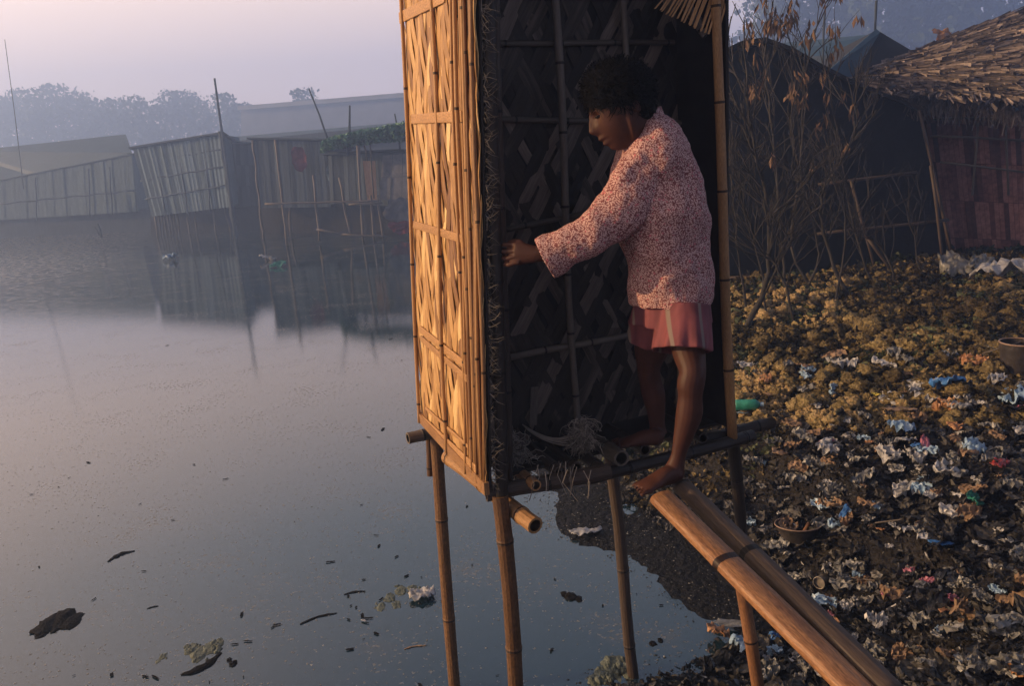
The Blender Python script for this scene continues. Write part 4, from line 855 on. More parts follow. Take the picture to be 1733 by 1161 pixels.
# scum, specks on the muck and pond
for k in range(9000):
    x_ = rr(-.6, 2.2); y_ = rr(3.1, 7)
    s1 = sdist(x_, y_)
    if s1 < -.12*abs(noise.noise(V((x_*3, y_*3, 7))))*3 or s1 > .75: continue
    z_ = max(0, ground(x_, y_)); sz = rr(.003, .0075); scum_p = V((x_, y_, z_+.001)); r_ = rr(0, 1)**.9
    q = [scum.add(scum_p+V((cos(a_)*sz*rr(.6, 1.2), sin(a_)*sz*rr(.6, 1.2), 0))) for a_ in (0, 1.26, 2.5, 3.77, 5.0)]; tp = scum.add(scum_p+V((0, 0, sz*.7)))
    for i in range(5): scum.face((q[i], q[(i+1) % 5], tp), r_, 0, [(0, 0)]*3)
for k in range(3000):
    px = rr(-20, 1200); py = 430+740*rr(0, 1)**.8; p = Z(px, py, 0)
    if sdist(p.x, p.y) > -.05: continue
    if noise.noise(V((p.x*1.1, p.y*1.1, 3)))+.25*noise.noise(V((p.x*5, p.y*5, 3))) < -.02 and random.random() < .8: continue
    sz = rr(.002, .0042)*(1+.16*p.y); r_ = rr(.9, 1)
    q = [scum.add(p+V((cos(a_)*sz*rr(.5, 1.4), sin(a_)*sz*rr(.5, 1.4), .001))) for a_ in (0, 1.26, 2.5, 3.77, 5.0)]; tp = scum.add(p+V((0, 0, sz*.35)))
    for i in range(5): scum.face((q[i], q[(i+1) % 5], tp), r_, 0, [(0, 0)]*3)
m_scum = multi('scum', [(0, (.008, .008, .008)), (.5, (.03, .03, .028)), (.8, (.08, .08, .072)), (1, (.38, .38, .36))], rough=.6)
tag(scum.build('floating_scum', m_scum), 'fine specks of scum floating on the pond and muck', 'scum', kind='stuff')
# floating clumps
def cluster(name, spec, m, label, cat):
    s_ = MB()
    if m is P_WEED:
        sp2 = [(a_, b_, c_*1.15, .10) for a_, b_, c_, _ in spec]
        for (px, py, rx, flat) in spec:
            for _ in range(16): sp2.append((px+max(-rx*420, min(rx*420, random.gauss(0, rx*230))), py+max(-rx*250, min(rx*250, random.gauss(0, rx*140))), rx*rr(.12, .42), flat*1.2))
        spec = sp2
    for (px, py, rx, flat) in spec:
        p = Z(px, py, 0); sd_ = rr(0, 99)
        ball(s_, p, (RT*rx, V((0, rx*rr(1.2, 1.7), 0)), V((0, 0, rx*flat))), 18, 12, lambda u: u*(1+.4*noise.noise(u*1.7+V((sd_, 0, 0)))+.28*noise.noise(u*5+V((sd_, 0, 0)))+.12*noise.noise(u*12)))
    return tag(s_.build(name, m, smooth=True), label, cat)
cluster('black_clump', [(80, 1060, .062, .25), (92, 1048, .05, .25), (112, 1044, .062, .3), (122, 1054, .05, .25), (72, 1074, .03, .25), (104, 1056, .05, .2)], P_SLIME, 'large black rotten clump floating alone on the pond', 'clump')
cluster('weed_clump', [(340, 1108, .04, .4), (360, 1096, .04, .4), (325, 1100, .03, .4), (372, 1088, .022, .5)], P_WEED, 'green weed clump floating by a curved black rind', 'weed')
cluster('weed_clump', [(276, 1112, .016, .4), (268, 1120, .010, .4)], P_WEED, 'tiny green weed clump floating left of the curved black rind', 'weed')
cluster('weed_clump', [(680, 1000, .03, .4), (660, 1012, .025, .35), (645, 1028, .022, .35), (700, 996, .024, .4), (672, 1024, .02, .4)], P_WEED, 'green weed clump floating beside the white plastic bag', 'weed')
cluster('weed_clump', [(1040, 1130, .05, .7), (1025, 1142, .045, .6), (1066, 1140, .03, .7), (1010, 1152, .035, .5), (1050, 1118, .025, .6)], P_WEED, 'pale green weed mound at the foot of the leaning stilt', 'weed')
cluster('dark_leaf', [(966, 1010, .034, .25), (980, 1014, .02, .2), (955, 1006, .018, .2)], P_SLIME, 'black soggy leaf floating between two stilts', 'leaf')
cluster('dark_leaf', [(395, 1124, .02, .5), (388, 1118, .014, .5)], P_SLIME, 'small black lump floating right of the curved black rind', 'lump')
cluster('dark_leaf', [(1105, 1090, .018, .3), (1118, 1085, .014, .3)], P_SLIME, 'small dark leaf floating right of the leaning stilt', 'leaf')
def leafshape(name, pa_, pb_, wd, m, label, bend=.2):
    a = Z(*pa_, .006); b_ = Z(*pb_, .006); d = b_-a; sd_ = d.cross(up).normalized(); s_ = MB(); P_ = []
    for i in range(13): t_ = i/12; P_.append((a+d*t_+sd_*bend*d.length*sin(pi*t_)+sd_*rr(-.2, .2)*wd, max(.002, wd*rr(.65, 1.3)*sin(pi*min(1, t_*.8+.08))**.8)))
    s_.tube([p for p, _ in P_], [w_ for _, w_ in P_], 8); o = s_.build(name, m, smooth=True); o.scale = (1, 1, .4); return tag(o, label, 'leaf')
leafshape('dead_leaf', (228, 932), (183, 950), .020, P_SLIME, 'dark fish-shaped dead leaf floating on open water')
leafshape('dead_leaf', (306, 1142), (372, 1104), .024, P_SLIME, 'curved black rind floating against the green weed', .18)
leafshape('dead_leaf', (570, 1037), (508, 1056), .010, P_SLIME, 'thin dark curved leaf floating left of the weed clump', .1)
leafshape('dead_leaf', (268, 1025), (248, 1030), .006, P_SLIME, 'tiny dark leaf floating above the large black clump level', .1)
leafshape('dead_leaf', (722, 1092), (684, 1098), .007, P_TAN, 'small brown leaf floating beside the rear stilt', .1)
leafshape('dead_leaf', (618, 1000), (582, 1006), .008, P_SLIME, 'small dark leaf floating left of the white bag', .1)

fb = [crumple(.05, .03, .008, 90+k, 6).build('floating_scrap', P_SLIME) for k in range(4)]; fm2 = [o.data for o in fb]
for o in fb: bpy.data.objects.remove(o)
for k in range(70):
    px, py = (rr(10, 1130), 560+600*rr(0, 1)**.7) if k < 52 else (rr(520, 760), rr(940, 1100)); p = Z(px, py, .004)
    if sdist(p.x, p.y) > -.08: continue
    o = bpy.data.objects.new('floating_scrap', random.choice(fm2)); COL.objects.link(o); place(o, p, (0, 0, rr(0, 6.28)), rr(.3, .9)*(.5+.10*p.y)); o.scale = (o.scale[0]*rr(.7, 1.6), o.scale[1]*rr(.5, 1), o.scale[2]*.4); tag(o, 'small dark scrap of leaf or peel floating on the open pond', 'scrap', 'dark scraps floating on the pond')
# ------------------------------------------------------------------ buildings
def extr(s_, P_, back, r_=.5):
    n_ = len(P_); a = [s_.add(p) for p in P_]; b_ = [s_.add(p+back) for p in P_]
    s_.face(a, r_); s_.face(list(reversed(b_)), r_)
    for i in range(n_):
        j = (i+1) % n_; s_.face((a[j], a[i], b_[i], b_[j]), r_)
def boards(s_, bl, br, tr, tl, n_, rows, thick, tone=(0, 1)):
    nrm = (br-bl).cross(tl-bl).normalized()
    if nrm.y > 0: nrm = -nrm
    for j in range(rows):
        for i in range(n_):
            u0, u1 = i/n_, (i+.94)/n_; v0, v1 = j/rows, (j+.985)/rows
            f = lambda u, v: (bl.lerp(br, u)).lerp(tl.lerp(tr, u), v)
            o_ = nrm*rr(0, thick*.8); r_ = rr(*tone)
            P_ = [f(u0, v0)+o_, f(u1, v0)+o_, f(u1, v1)+o_*rr(.5, 1.3), f(u0, v1)+o_]; ii = [s_.add(p) for p in P_]; s_.face(ii, r_, 0, [(u0, v0), (u1, v0), (u1, v1), (u0, v1)])
def beams(name, lst, d, rad, m, parent, tone_=.7):
    for q in lst:
        xa, ya, xb, yb = q[:4]; dd_ = q[4] if len(q) > 4 else d; s_ = MB(); a = Y(xa, ya, dd_); b_ = Y(xb, yb, dd_+(q[5] if len(q) > 5 else 0)); N_ = max(3, int((b_-a).length/.35)); w2 = V((rr(-1, 1), 0, rr(-1, 1)))*rad*.7
        s_.tube([a.lerp(b_, i/N_)+w2*sin(i*1.7) for i in range(N_+1)], [rad*(1+.12*sin(i*2.1)) for i in range(N_+1)], 7, tone_); s_.build(name, m, parent, smooth=True)
def shack(name, label, Qd, back, wm_, rm, cols=18, rows=4, ov=.3, th=.06, stilts=(), batt=(), tone=(0, 1), roofdrop=.3):
    bl, br, tr, tl = [Y(*q) for q in Qd]; root = thing(name, ((bl+br)/2+back/2) * 1.0, label, 'shack'); root.location.z = bl.z
    s_ = MB(); extr(s_, [bl, br, tr, tl], back, .2); boards(s_, bl+V((0, -.01, 0)), br+V((0, -.01, 0)), tr+V((0, -.01, 0)), tl+V((0, -.01, 0)), cols, rows, .05, tone); boards(s_, bl+back, bl, tl, tl+back, 8, rows, .03, tone); s_.build('wall', wm_, root)
    e_ = (tr-tl).normalized()*ov; bk_ = back.normalized()*ov; s_ = MB(); dz = V((0, 0, -roofdrop))
    a, b_, c_, d_ = tl-e_-bk_+up*.02, tr+e_-bk_+up*.02, tr+e_+back+bk_+dz, tl-e_+back+bk_+dz
    extr(s_, [a, b_, c_, d_], up*th, .4); s_.build('roof', rm, root)
    fd = lambda x: Qd[0][2]+(Qd[1][2]-Qd[0][2])*(x-Qd[0][0])/(Qd[1][0]-Qd[0][0])-.12
    beams('stilt', stilts, Qd[0][2], .05, m_bam_grey, root); beams('batten', [(q[0], q[1], q[2], q[3], fd(q[0]), fd(q[2])-fd(q[0])) for q in batt], 0, .034, m_wall_dark, root)
    return root
# left: long tin roofed house
H = shack('long_house', 'long low grey house with a wide pale tin roof at the left water edge', [(-60, 376, 44), (232, 358, 41), (224, 262, 41), (-60, 318, 44)], V((-.5, 5, 0)), m_wall_grey, m_tin, 44, 1, .1, .05, tone=(.1, .4), roofdrop=-.2)
s_ = MB(); ev = [Y(-60, 318, 43.6), Y(57, 308, 43), Y(74, 296, 42.8), Y(190, 279, 41.5), Y(222, 258, 41), Y(212, 227, 44.2), Y(-60, 256, 47)]; extr(s_, ev, V((0, .1, -.08)), .6); s_.build('roof', m_tin, H)
beams('batten', [(60, 300, 62, 372), (150, 285, 152, 366), (185, 282, 190, 362), (0, 345, 228, 322)], 40.8, .04, m_wall_dark, H)
# stilted shack
bt_ = [(258+0, 262+i*24.5, 388-2, 246+i*24) for i in range(1, 4)]
s_ = MB(); extr(s_, [Y(-60, 425, 44.2), Y(275, 400, 41.2), Y(275, 352, 41.2), Y(-60, 372, 44.2)], V((0, .1, 0)), .1); s_.build('base_wall', m_wall_dark, H)
H = shack('stilt_shack', 'grey matting shack leaning on many thin stilts over the water', [(258, 366, 37), (389, 350, 36), (374, 227, 36), (226, 251, 37)], V((-.3, 3.4, 0)), m_wall_grey, m_wall_dark, 46, 1, .18, .07,
    stilts=[(262+i*5.2+rr(-1, 1), 362, 268+i*5.4, 412+rr(-6, 3)) for i in range(8)]+[(316, 356, 322, 405), (330, 356, 333, 398), (361, 352, 366, 403), (380, 350, 393, 404)], batt=[(232, 277, 377, 252), (238, 306, 381, 281), (246, 337, 385, 313), (300, 240, 318, 362), (345, 232, 356, 358), (262, 250, 280, 366)], roofdrop=.5)
beams('corner_post', [(372, 222, 399, 402)], 35.7, .09, m_wall_dark, H, .3)
shack('back_shack', 'narrow dim shack squeezed between the stilted shack and the jetty shed', [(384, 352, 38), (440, 348, 37.5), (432, 244, 37.5), (380, 242, 38)], V((0, 3, 0)), m_wall_dark, m_tin, 8, 3, .15, .06, tone=(.1, .8))
H = shack('jetty_shed', 'dark open shed with grey and red cloth sides behind a bamboo jetty', [(440, 352, 31), (560, 350, 30.5), (552, 238, 30.5), (430, 236, 31)], V((.4, 3, 0)), m_wall_dark, m_wall_dark, 26, 1, .2, .06, tone=(.1, 1), stilts=[(428, 234, 446, 408), (486, 240, 492, 400)])
s_ = MB(); P_ = crumple(1.1, 1.4, .1, 3, 10); 
for nm_, px, py, w_, h_, m, lb in (('cloth', 506, 268, .55, .9, m_cloth_red, 'dark red cloth hanging in the jetty shed opening'), ('cloth', 575, 300, .9, 1.2, m_wall_grey, 'dull grey cloth hanging beside the creeper covered hut')):
    q = crumple(w_, h_, .08, px, 8).build(nm_, m, smooth=True); q.location = Y(px, py, 30.1); q.rotation_euler = (pi/2, 0, .1); tag(q, lb, 'cloth')
H = shack('creeper_hut', 'low hut under a roof of green creeper beside the latrine hut', [(560, 345, 29.5), (705, 350, 28.5), (700, 256, 28.5), (556, 262, 29.5)], V((.5, 3, 0)), m_wall_dark, m_wall_dark, 22, 1, .2, .08, tone=(0, .9))
s_ = MB(); q0 = [Y(642, 338, 28.3), Y(700, 336, 28.1), Y(700, 258, 28.1), Y(648, 262, 28.3)]; boards(s_, *q0, 3, 2, .04, (.4, .9)); s_.build('sheet_panel', m_cloth_grey, H)
s_ = MB(); q0 = [Y(622, 340, 28.2), Y(638, 340, 28.2), Y(635, 272, 28.2), Y(614, 272, 28.2)]; extr(s_, q0, V((0, .04, 0))); s_.build('mat_panel', m_mat_tan, H, label='upright tan mat panel in the hut opening')
vn = MB()
for k in range(4200):
    u = random.random(); px = 545+150*u; py = 250-22*u**.5+rr(-12, 14)*(.6+u*.5)-8*u; p = Y(px, py, 28.2+rr(-.6, 1.2)); sz = rr(.04, .10); a_ = V((rr(-1, 1), rr(-1, 1), rr(-.6, .6))).normalized()*sz; b_ = a_.cross(V((rr(-1, 1), rr(-1, 1), rr(-1, 1)))).normalized()*sz*.7
    vn.quad(p-a_-b_, p+a_-b_, p+a_+b_, p-a_+b_, rr(0, 1))
vn.build('creeper', m_vine, H)
net = crumple(1.0, .9, .1, 77, 10).build('sack_cloth', m_cloth_grey, smooth=True); net.location = Y(676, 356, 27.8); net.rotation_euler = (pi/2, .2, 0); tag(net, 'grey sacking hanging below the creeper hut next to the latrine', 'sacking')
rd = crumple(.9, .5, .12, 78, 10).build('red_cloth', m_cloth_red, smooth=True); rd.location = Y(682, 385, 27.6); rd.rotation_euler = (1.2, 0, 0); tag(rd, 'dark red cloth heaped at the waterline beside the latrine hut', 'cloth')
sk_ = MB(); boards(sk_, Y(440, 395, 32), Y(705, 395, 30), Y(705, 338, 30), Y(440, 340, 32), 20, 2, .1, (0, .4)); q = sk_; extr(q, [Y(440, 412, 32.1), Y(705, 412, 30.1), Y(705, 336, 30.1), Y(440, 338, 32.1)], V((0, .1, 0)), .1)  # flat black boards and slab added for the shade under the sheds
tag(sk_.build('shade_panel', m_black), 'black panel added for the deep shade under the waterside sheds', 'wall')
sk_ = MB(); extr(sk_, [Y(255, 412, 39), Y(440, 405, 38), Y(440, 345, 38), Y(255, 362, 39)], V((0, .1, 0)), .1)  # same kind of added panel, for the shade behind the thin stilts
tag(sk_.build('shade_panel', m_black), 'dark panel added for the shade behind the thin stilts of the grey shack', 'wall')
jt = thing('bamboo_jetty', Y(560, 400, 27.5), 'rickety bamboo pole jetty standing in the water before the sheds', 'jetty')
beams('post', [(466, 236, 486, 415), (530, 296, 541, 408), (574, 300, 592, 395), (605, 246, 615, 415), (627, 330, 634, 415), (638, 330, 650, 415), (604, 180, 600, 230)][:6], 27.5, .045, m_bam_grey, jt, 1)
beams('rail', [(448, 345, 640, 340), (590, 346, 646, 343), (536, 388, 580, 396), (578, 396, 650, 401)], 27.4, .035, m_bam_grey, jt, .9)
jt2 = thing('bamboo_scaffold', Y(612, 240, 27.9), 'upright bamboo poles framing the creeper hut front', 'scaffold')
beams('post', [(626, 244, 632, 335), (616, 246, 622, 272), (607, 238, 609, 300)], 27.9, .03, m_bam_grey, jt2, .8)
def mast(px0, py0, px1, py1, d, r_, lb):
    s_ = MB(); a, b_ = Y(px0, py0, d), Y(px1, py1, d); s_.tube([a, a.lerp(b_, .5)+V((.03, 0, 0)), b_], [r_*.7, r_, r_*1.2], 6, .1); tag(s_.build('pole', m_wall_dark), lb, 'pole')
mast(363, 132, 398, 402, 35.5, .06, 'tall dark pole rising at the corner of the stilted shack')
mast(523, 150, 556, 240, 31, .035, 'thin slanted pole sticking up behind the jetty shed')
mast(592, 178, 588, 262, 29, .045, 'short upright pole above the green creeper roof')
mast(668, 192, 678, 262, 29, .035, 'short thin pole just left of the latrine hut')
mast(8, 66, 40, 320, 42, .018, 'very tall faint pole behind the long low house')
mast(165, 378, 172, 402, 33, .04, 'short stake standing in the water before the long house')
mast(160, 384, 168, 398, 36, .03, 'thin short stake in the water nearer the shore')
def block(name, label, pts, back, m, cat='building', rpts=None, rm=None):
    s_ = MB(); P_ = [Y(*q) for q in pts]; root = thing(name, (P_[0]+P_[1])/2, label, cat); extr(s_, P_, back, .5); s_.build('wall', m, root)
    if rpts: s_ = MB(); extr(s_, [Y(*q) for q in rpts], V((0, .15, -.1)), .6); s_.build('roof', rm, root)
    return root
block('low_house', 'long teal grey roofed house behind the creeper hut', [(400, 262, 46), (720, 250, 44), (720, 206, 44), (400, 238, 46)], V((0, 5, 0)), m_wall_dark, 'house', [(380, 246, 45.5), (720, 225, 43.5), (720, 203, 47), (385, 232, 49)], m_tin)
wh = block('warehouse', 'very long flat roofed building fading into haze beyond the sheds', [(408, 240, 118), (730, 215, 113), (730, 158, 113), (408, 184, 118)], V((0, 12, 0)), m_concrete, 'building', [(402, 186, 117.5), (735, 160, 112.5), (735, 152, 113), (402, 179, 118)], m_concrete)
# right: big dark shed
ds = thing('dark_shed', Y(1420, 440, 9.5), 'large pitch black shed with a sagging gable behind the bare shrubs', 'shed')
s_ = MB(); prf = [(1120, 540, 9.3), (1608, 462, 9.6), (1590, 330, 9.6), (1560, 190, 9.6), (1440, 140, 9.5), (1395, 117, 9.5), (1345, 88, 9.4), (1300, 72, 9.4), (1262, 78, 9.4), (1215, 100, 9.3), (1120, 140, 9.2)]
extr(s_, [Y(*q) for q in prf], V((.9, 2.2, 0)), .3); s_.build('wall', m_black, ds)
s_ = MB(); tp = [Y(*q) for q in prf[3:]]
for a, b_ in zip(tp, tp[1:]):
    s_.box2(a+V((.4, 1.0, .02)), b_+V((.4, 1.0, .02)), V((.5, 1.2, 0)), up*.02, rr(.1, .4))
s_.build('roof', m_black, ds)
beams('batten', [(1385, 312, 1552, 291, 9.3), (1380, 396, 1605, 372, 9.3), (1230, 470, 1440, 468, 9.2), (1440, 305, 1485, 470, 9.2), (1470, 405, 1512, 462, 9.1), (1556, 185, 1612, 436, 9.4), (1575, 280, 1598, 455, 9.2)], 9.3, .018, m_bam_dark, ds, .9)
beams('edge_pole', [(1445, 138, 1562, 186, 9.4), (1300, 68, 1445, 138, 9.35), (1262, 76, 1300, 68, 9.35)], 9.3, .02, m_bam_dark, ds, .8)
# blue tarpaulin gable
bg_ = thing('tarp_house', Y(1450, 140, 14), 'small house with a dark gable and blue tarpaulin roof slope', 'house')
s_ = MB(); extr(s_, [Y(1440, 150, 13.8), Y(1548, 150, 13.6), Y(1548, 88, 13.6), Y(1484, 50, 13.7), Y(1440, 92, 13.8)], V((.5, 3, 0)), .2); s_.build('wall', m_black, bg_)
s_ = MB(); extr(s_, [Y(1384, 134, 13.4), Y(1440, 134, 13.6), Y(1490, 54, 13.5), Y(1483, 48, 13.5)], V((.2, .6, .02)), .3); s_.build('roof_slope', m_tarp_blue, bg_)
block('pale_roof_house', 'distant house with a long pale blue sheet roof above the black shed', [(1200, 140, 24), (1500, 120, 22), (1500, 85, 22), (1200, 108, 24)], V((0, 4, 0)), m_wall_dark, 'house', [(1195, 112, 23.8), (1500, 112, 21.8), (1492, 56, 24), (1215, 82, 26)], m_tin)
beams('pole', [(1483, 0, 1481, 50, 14), (1396, 20, 1392, 110, 16)], 14, .02, m_wall_dark, bg_, .2)
# thatched house
th = thing('thatched_house', Y(1680, 430, 9.6), 'house with a shaggy brown thatched roof and reddish lattice wall', 'house')
s_ = MB(); W = [Y(1600, 462, 10.2), Y(1800, 470, 9.6), Y(1800, 150, 9.6), Y(1556, 140, 10.2)]; extr(s_, W, V((.4, 3, 0)), .2); boards(s_, W[0]-V((0, .02, 0)), W[1]-V((0, .02, 0)), W[2]-V((0, .02, 0)), W[3]-V((0, .02, 0)), 26, 5, .03, (0, 1)); s_.build('wall', m_redwall, th)
beams('batten', [(1580, 201, 1706, 198, 9.8), (1575, 230, 1760, 238, 9.7), (1592, 274, 1760, 294, 9.7), (1655, 204, 1646, 330, 9.7), (1702, 196, 1706, 330, 9.7)], 9.7, .014, m_bam_grey, th, .8)
r0, r1 = Y(1545, 92, 12.6), Y(1800, -8, 12.6); e0, e1 = Y(1432, 146, 9.9), Y(1800, 172, 8.9)
s_ = MB(); gi = [[s_.add(e0.lerp(e1, i/16).lerp(r0.lerp(r1, i/16), j/8)+V((0, 0, rr(-.02, .02)-dz_))) for i in range(17)] for dz_ in (0, .14) for j in range(9)]
for L0 in (0, 9):
    for j in range(8):
        for i in range(16): s_.face((gi[L0+j][i], gi[L0+j][i+1], gi[L0+j+1][i+1], gi[L0+j+1][i]), .35)
for i in range(16): s_.face((gi[0][i], gi[0][i+1], gi[9][i+1], gi[9][i]), .2)
for j in range(8): s_.face((gi[j][0], gi[j+1][0], gi[10+j][0], gi[9+j][0]), .2)
for k in range(9500):
    u, v = rr(0, 1), rr(-.03, 1)**1; a = e0.lerp(e1, u).lerp(r0.lerp(r1, u), v)+V((0, 0, rr(.0, .07))); dr = ((e1-e0).lerp(r1-r0, v)).normalized(); dn = (e0.lerp(e1, u)-r0.lerp(r1, u)).normalized()
    dd2 = (dr*rr(.6, 1)+dn*rr(-.12, .5)).normalized() if rr(0, 1) < .75 else (dn+dr*rr(-.5, .5)).normalized(); ln = rr(.25, .8)*(.8 if v > .05 else .5); wv_ = dd2.cross(up).normalized()*rr(.005, .015)
    s_.quad(a-wv_, a+wv_, a+dd2*ln+wv_*.5+V((0, 0, rr(-.05, .05))), a+dd2*ln-wv_*.5, rr(0, 1))
for k in range(700):
    u = rr(.0, 1); a = e0.lerp(e1, u)+V((0, rr(-.02, .1), rr(-.1, .06))); b_ = a+V((rr(-.15, .15), rr(-.12, 0), -rr(.08, .32))); wv_ = V((rr(.006, .016), 0, 0)); s_.quad(a-wv_, a+wv_, b_+wv_*.4, b_-wv_*.4, rr(0, .6))
s_.build('thatch_roof', m_thatch, th)
beams('roof_pole', [(1450, 130, 1600, 96, 10.6, .5), (1500, 138, 1760, 60, 10.2, .8), (1600, 120, 1740, 40, 10.8, .8), (1480, 148, 1700, 120, 9.9, .2)], 10, .02, m_bam_grey, th, .8)
s_ = crumple(.35, .3, .1, 91, 10).build('blue_sack', P_LBLUE, smooth=True); s_.location = Y(1727, 178, 9.2); s_.rotation_euler = (1.3, 0, .3); tag(s_, 'pale plastic sack hanging under the thatch eave', 'sack')
s_ = crumple(.35, .22, .08, 92, 10).build('orange_cloth', P_ORG, smooth=True); s_.location = Y(1592, 62, 12.5); s_.rotation_euler = (.8, 0, .3); tag(s_, 'small orange brown cloth on the thatch ridge', 'cloth')
# grey white plastic heap by far bank edge
for (px, py, w_, m, lb) in ((1615, 470, .5, P_GREY, 'grey plastic heap in front of the thatched house'), (1700, 478, .55, P_WHITE, 'whitish plastic heap at the far end of the bank'), (1655, 468, .4, P_GREY, 'dirty grey sheet between the two plastic heaps')):
    item('plastic_heap', px, py, w_, w_*.6, m, lb, 'plastic heap', .35, .08)

# ------------------------------------------------------------------ bare shrubs
def branch(s_, lf, p, d, ln, r_, dep_, leafy):
    n_ = 5; pts = [p.copy()]; q = p.copy()
    for i in range(n_):
        d = (d+V((rr(-1, 1), rr(-1, 1), rr(-.5, .8)))*.13).normalized(); q = q+d*ln/n_; pts.append(q.copy())
    s_.tube(pts, [r_*(1-.38*i/n_) for i in range(n_+1)], 6 if dep_ > 2 else 4, rr(0, 1), cap=False)
    if dep_ == 0:
        if leafy and random.random() < leafy:
            for _ in range(5):
                a = q+V((rr(-.04, .04), rr(-.04, .04), rr(-.1, .0))); b_ = a+V((rr(-.05, .05), rr(-.03, .03), -rr(.05, .16))); w_ = V((rr(.008, .02), rr(-.01, .01), 0)); m_ = a.lerp(b_, .5)+V((0, rr(-.02, .02), 0)); i_ = [lf.add(x) for x in (a, m_-w_, b_, m_+w_)]; lf.face(i_, rr(0, 1), 0, [(0, 0)]*4)
        return
    for k in range(random.choice((2, 2, 3))):
        t_ = rr(.45, 1); base = pts[int(t_*n_)]; ax = V((rr(-1, 1), rr(-1, 1), rr(-.3, .3))).normalized(); nd = (d+ax*rr(.35, .75)).normalized(); nd.z = max(nd.z, .05); branch(s_, lf, base, nd.normalized(), ln*rr(.55, .82), r_*.6, dep_-1, leafy)
for (px, py, d, pts_, r0_, dep_, leafy, lb) in (
    (1258, 540, 7.0, [(1258, 540), (1298, 480), (1304, 400), (1296, 330), (1272, 240), (1264, 150)], .028, 4, .0, 'bare grey shrub with a bent trunk nearest the latrine hut'),
    (1440, 505, 7.8, [(1440, 505), (1405, 430), (1388, 360), (1400, 310), (1440, 240), (1448, 180)], .022, 4, .03, 'bare forked shrub in the middle of the black shed front'),
    (1330, 500, 8.4, [(1330, 500), (1320, 380), (1310, 260), (1298, 140), (1292, 80)], .020, 4, .35, 'bare shrub with dead brown leaves hanging above the shed roof'),
    (1385, 490, 8.2, [(1385, 490), (1340, 420), (1352, 300), (1362, 160), (1372, 60)], .018, 4, .2, 'tall thin shrub with a few dead leaves against the sky'),
    (1480, 478, 8.6, [(1480, 478), (1455, 420), (1440, 350), (1412, 200), (1400, 110)], .016, 3, .35, 'thin leaning shrub with brown leaf tufts below the blue roof'),
    (1265, 500, 7.6, [(1265, 500), (1250, 430), (1240, 330), (1236, 250)], .014, 4, .0, 'low twiggy bare shrub tight beside the latrine hut'),
    (1350, 510, 6.9, [(1350, 510), (1320, 460), (1290, 430), (1270, 400)], .014, 4, .0, 'low tangled bare shrub at the edge of the yellow bank'),
    (1300, 525, 7.3, [(1300, 525), (1285, 440), (1262, 360), (1252, 290)], .013, 4, .0, 'low grey twig bush just right of the bent trunk'),
    (1410, 500, 7.4, [(1410, 500), (1430, 430), (1425, 350), (1400, 290)], .013, 4, .0, 'low twig bush before the middle of the black shed'),
    (1360, 505, 8.0, [(1360, 505), (1385, 430), (1370, 350), (1345, 250), (1340, 170)], .014, 4, .1, 'slender upright bare shrub between the forked and leafy ones'),
    (1560, 466, 8.8, [(1560, 466), (1545, 400), (1530, 340)], .011, 4, .0, 'small bare shrub at the foot of the leaning shed post'),
    (1520, 470, 8.3, [(1520, 470), (1500, 430), (1470, 400), (1440, 390)], .014, 3, .0, 'low brittle shrub in front of the leaning shed post')):
    g0 = Y(px, py, d); root = thing('bare_shrub', g0, lb, 'shrub'); s_ = MB(); lf = MB(); P_ = [Y(x, y, d) for x, y in pts_]
    P_[0].z = min(P_[0].z, ground(P_[0].x, P_[0].y))-.05
    rows_ = catmull([tuple(p) for p in P_], 4); pts3 = [V(r_)+V((rr(-.012, .012), rr(-.03, .03), 0)) for r_ in rows_]; s_.tube(pts3, [r0_*(1-.6*i/len(pts3)) for i in range(len(pts3))], 8, .6, cap=False)
    for i in range(3, len(pts3), 1):
        for _ in range(random.choice((1, 1, 2))):
            dd_ = (pts3[i]-pts3[i-1]).normalized(); branch(s_, lf, pts3[i], (dd_+V((rr(-.9, .9), rr(-.5, .3), rr(-.1, .5)))).normalized(), rr(.25, .55), r0_*.38, dep_-2, leafy if i > len(pts3)*.5 else 0)
    s_.build('stems', m_bark, root, smooth=True)
    if lf.v: lf.build('dry_leaves', m_dryleaf, root)

# ------------------------------------------------------------------ trees beyond
def make_tree(seed, hgt, cw):
    random.seed(seed); root = thing('tree', (0, 0, 0), 'x', 'tree'); s_ = MB(); lf = MB()
    s_.tube([V((0, 0, 0)), V((rr(-.2, .2), 0, hgt*.3)), V((rr(-.4, .4), 0, hgt*.6)), V((0, 0, hgt*.85))], [.28, .22, .14, .05], 8, .5); cl = []
    for k in range(26):
        a_ = rr(0, 2*pi); zz = hgt*rr(.28, .95); rad = cw*(1-((zz/hgt-.55)/.5)**2*.75)*rr(.15, 1); c_ = V((cos(a_)*rad, sin(a_)*rad*.8, zz)); cl.append((c_, cw*rr(.24, .46))); s_.tube([V((0, 0, zz*.75)), c_], [.06, .02], 4, .5, cap=False)
    for c_, cr_ in cl:
        tn = rr(0, 1)
        for _ in range(70):
            u = V((rr(-1, 1), rr(-1, 1), rr(-1, 1)));
            if u.length > 1: u.normalize()
            p = c_+V((u.x, u.y, u.z*.75))*cr_*(1+.2*rr(-1, 1)); sz = rr(.09, .26); a_ = V((rr(-1, 1), rr(-1, 1), rr(-1, 1))).normalized()*sz; b_ = a_.cross(V((rr(-1, 1), rr(-1, 1), rr(-1, 1)))).normalized()*sz*.8
            lf.quad(p-a_, p+b_, p+a_, p-b_, min(1, max(0, tn*.6+rr(0, .4))))
    s_.build('trunk', m_bark, root); lf.build('crown', m_treefol, root); return root
def copy_thing(o):
    c_ = o.copy(); COL.objects.link(c_)
    for ch in o.children:
        d_ = ch.copy(); COL.objects.link(d_); d_.parent = c_
    return c_
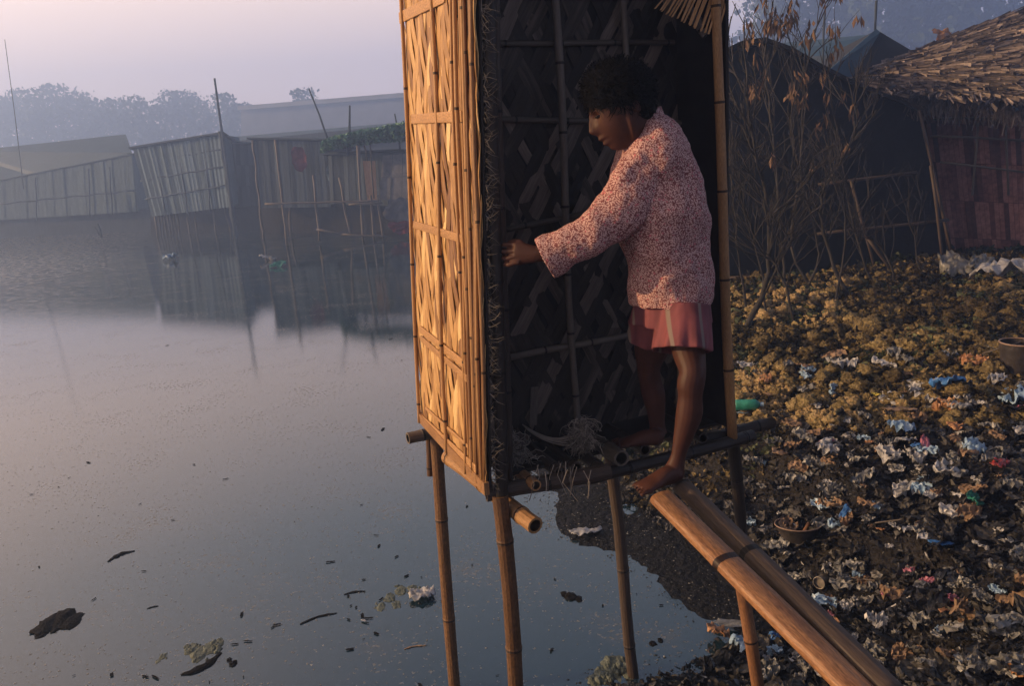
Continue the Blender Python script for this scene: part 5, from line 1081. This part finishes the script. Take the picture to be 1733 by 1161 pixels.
protos_t = [make_tree(11, 10, 3.0), make_tree(12, 10, 2.6), make_tree(13, 10, 3.4)]; used = [0, 0, 0]
def tree(i, px, top, d, label, group, base=.9):
    tp_ = Y(px, top, d); o = protos_t[i] if not used[i] else copy_thing(protos_t[i]); used[i] = 1
    sc_ = (tp_.z-base)/10.2; o.location = (tp_.x, d, base); o.scale = (sc_, sc_, sc_); o.rotation_euler = (0, 0, rr(0, 6)); tag(o, label, 'tree', group)
random.seed(5)
for k, (px, top) in enumerate(((-45, 150), (-8, 158), (22, 150), (58, 134), (92, 138), (126, 152), (156, 148), (192, 162), (226, 160), (252, 172), (284, 150), (312, 152), (344, 158), (380, 154), (412, 172), (446, 196), (482, 190))):
    tree(k % 3, px, top, 152+rr(-8, 8), 'misty blue tree in the dense tree line beyond the long low house', 'hazy trees beyond the left shore')
tree(1, 512, 146, 140, 'single round hazy tree top rising over the far flat building', None)
for k, (px, top, d) in enumerate(((1300, -30, 88), (1350, -60, 58), (1400, -70, 60), (1460, -90, 56), (1520, -80, 60), (1575, -110, 58), (1630, -90, 62), (1690, -120, 58), (1750, -120, 60), (1540, -20, 72), (1275, 36, 70))):
    tree((k+1) % 3, px, top, d*1.68 if k else d*1.2, 'blue hazy tree in the wood behind the right hand roofs', 'hazy trees behind the right hand roofs')
# haze
hz = MB(); hz.box(V((0, 90, 13.0)), V((124.5, 0, 0)), V((0, 95, 0)), V((0, 0, 14.6)), .5); ho = hz.build('haze', bpy.data.materials.new('haze_air')); tag(ho, kind='stuff')
ho['label'] = 'blue evening haze filling the air over the pond'; ho['category'] = 'haze'
hm_ = ho.data.materials[0]; hm_.use_nodes = True; hn = hm_.node_tree; hn.nodes.clear(); o_ = hn.nodes.new('ShaderNodeOutputMaterial'); pv = hn.nodes.new('ShaderNodeVolumePrincipled')
pv.inputs['Color'].default_value = (.42, .60, 1, 1); pv.inputs['Density'].default_value = .0092; pv.inputs['Anisotropy'].default_value = .45; hn.links.new(pv.outputs[0], o_.inputs['Volume'])
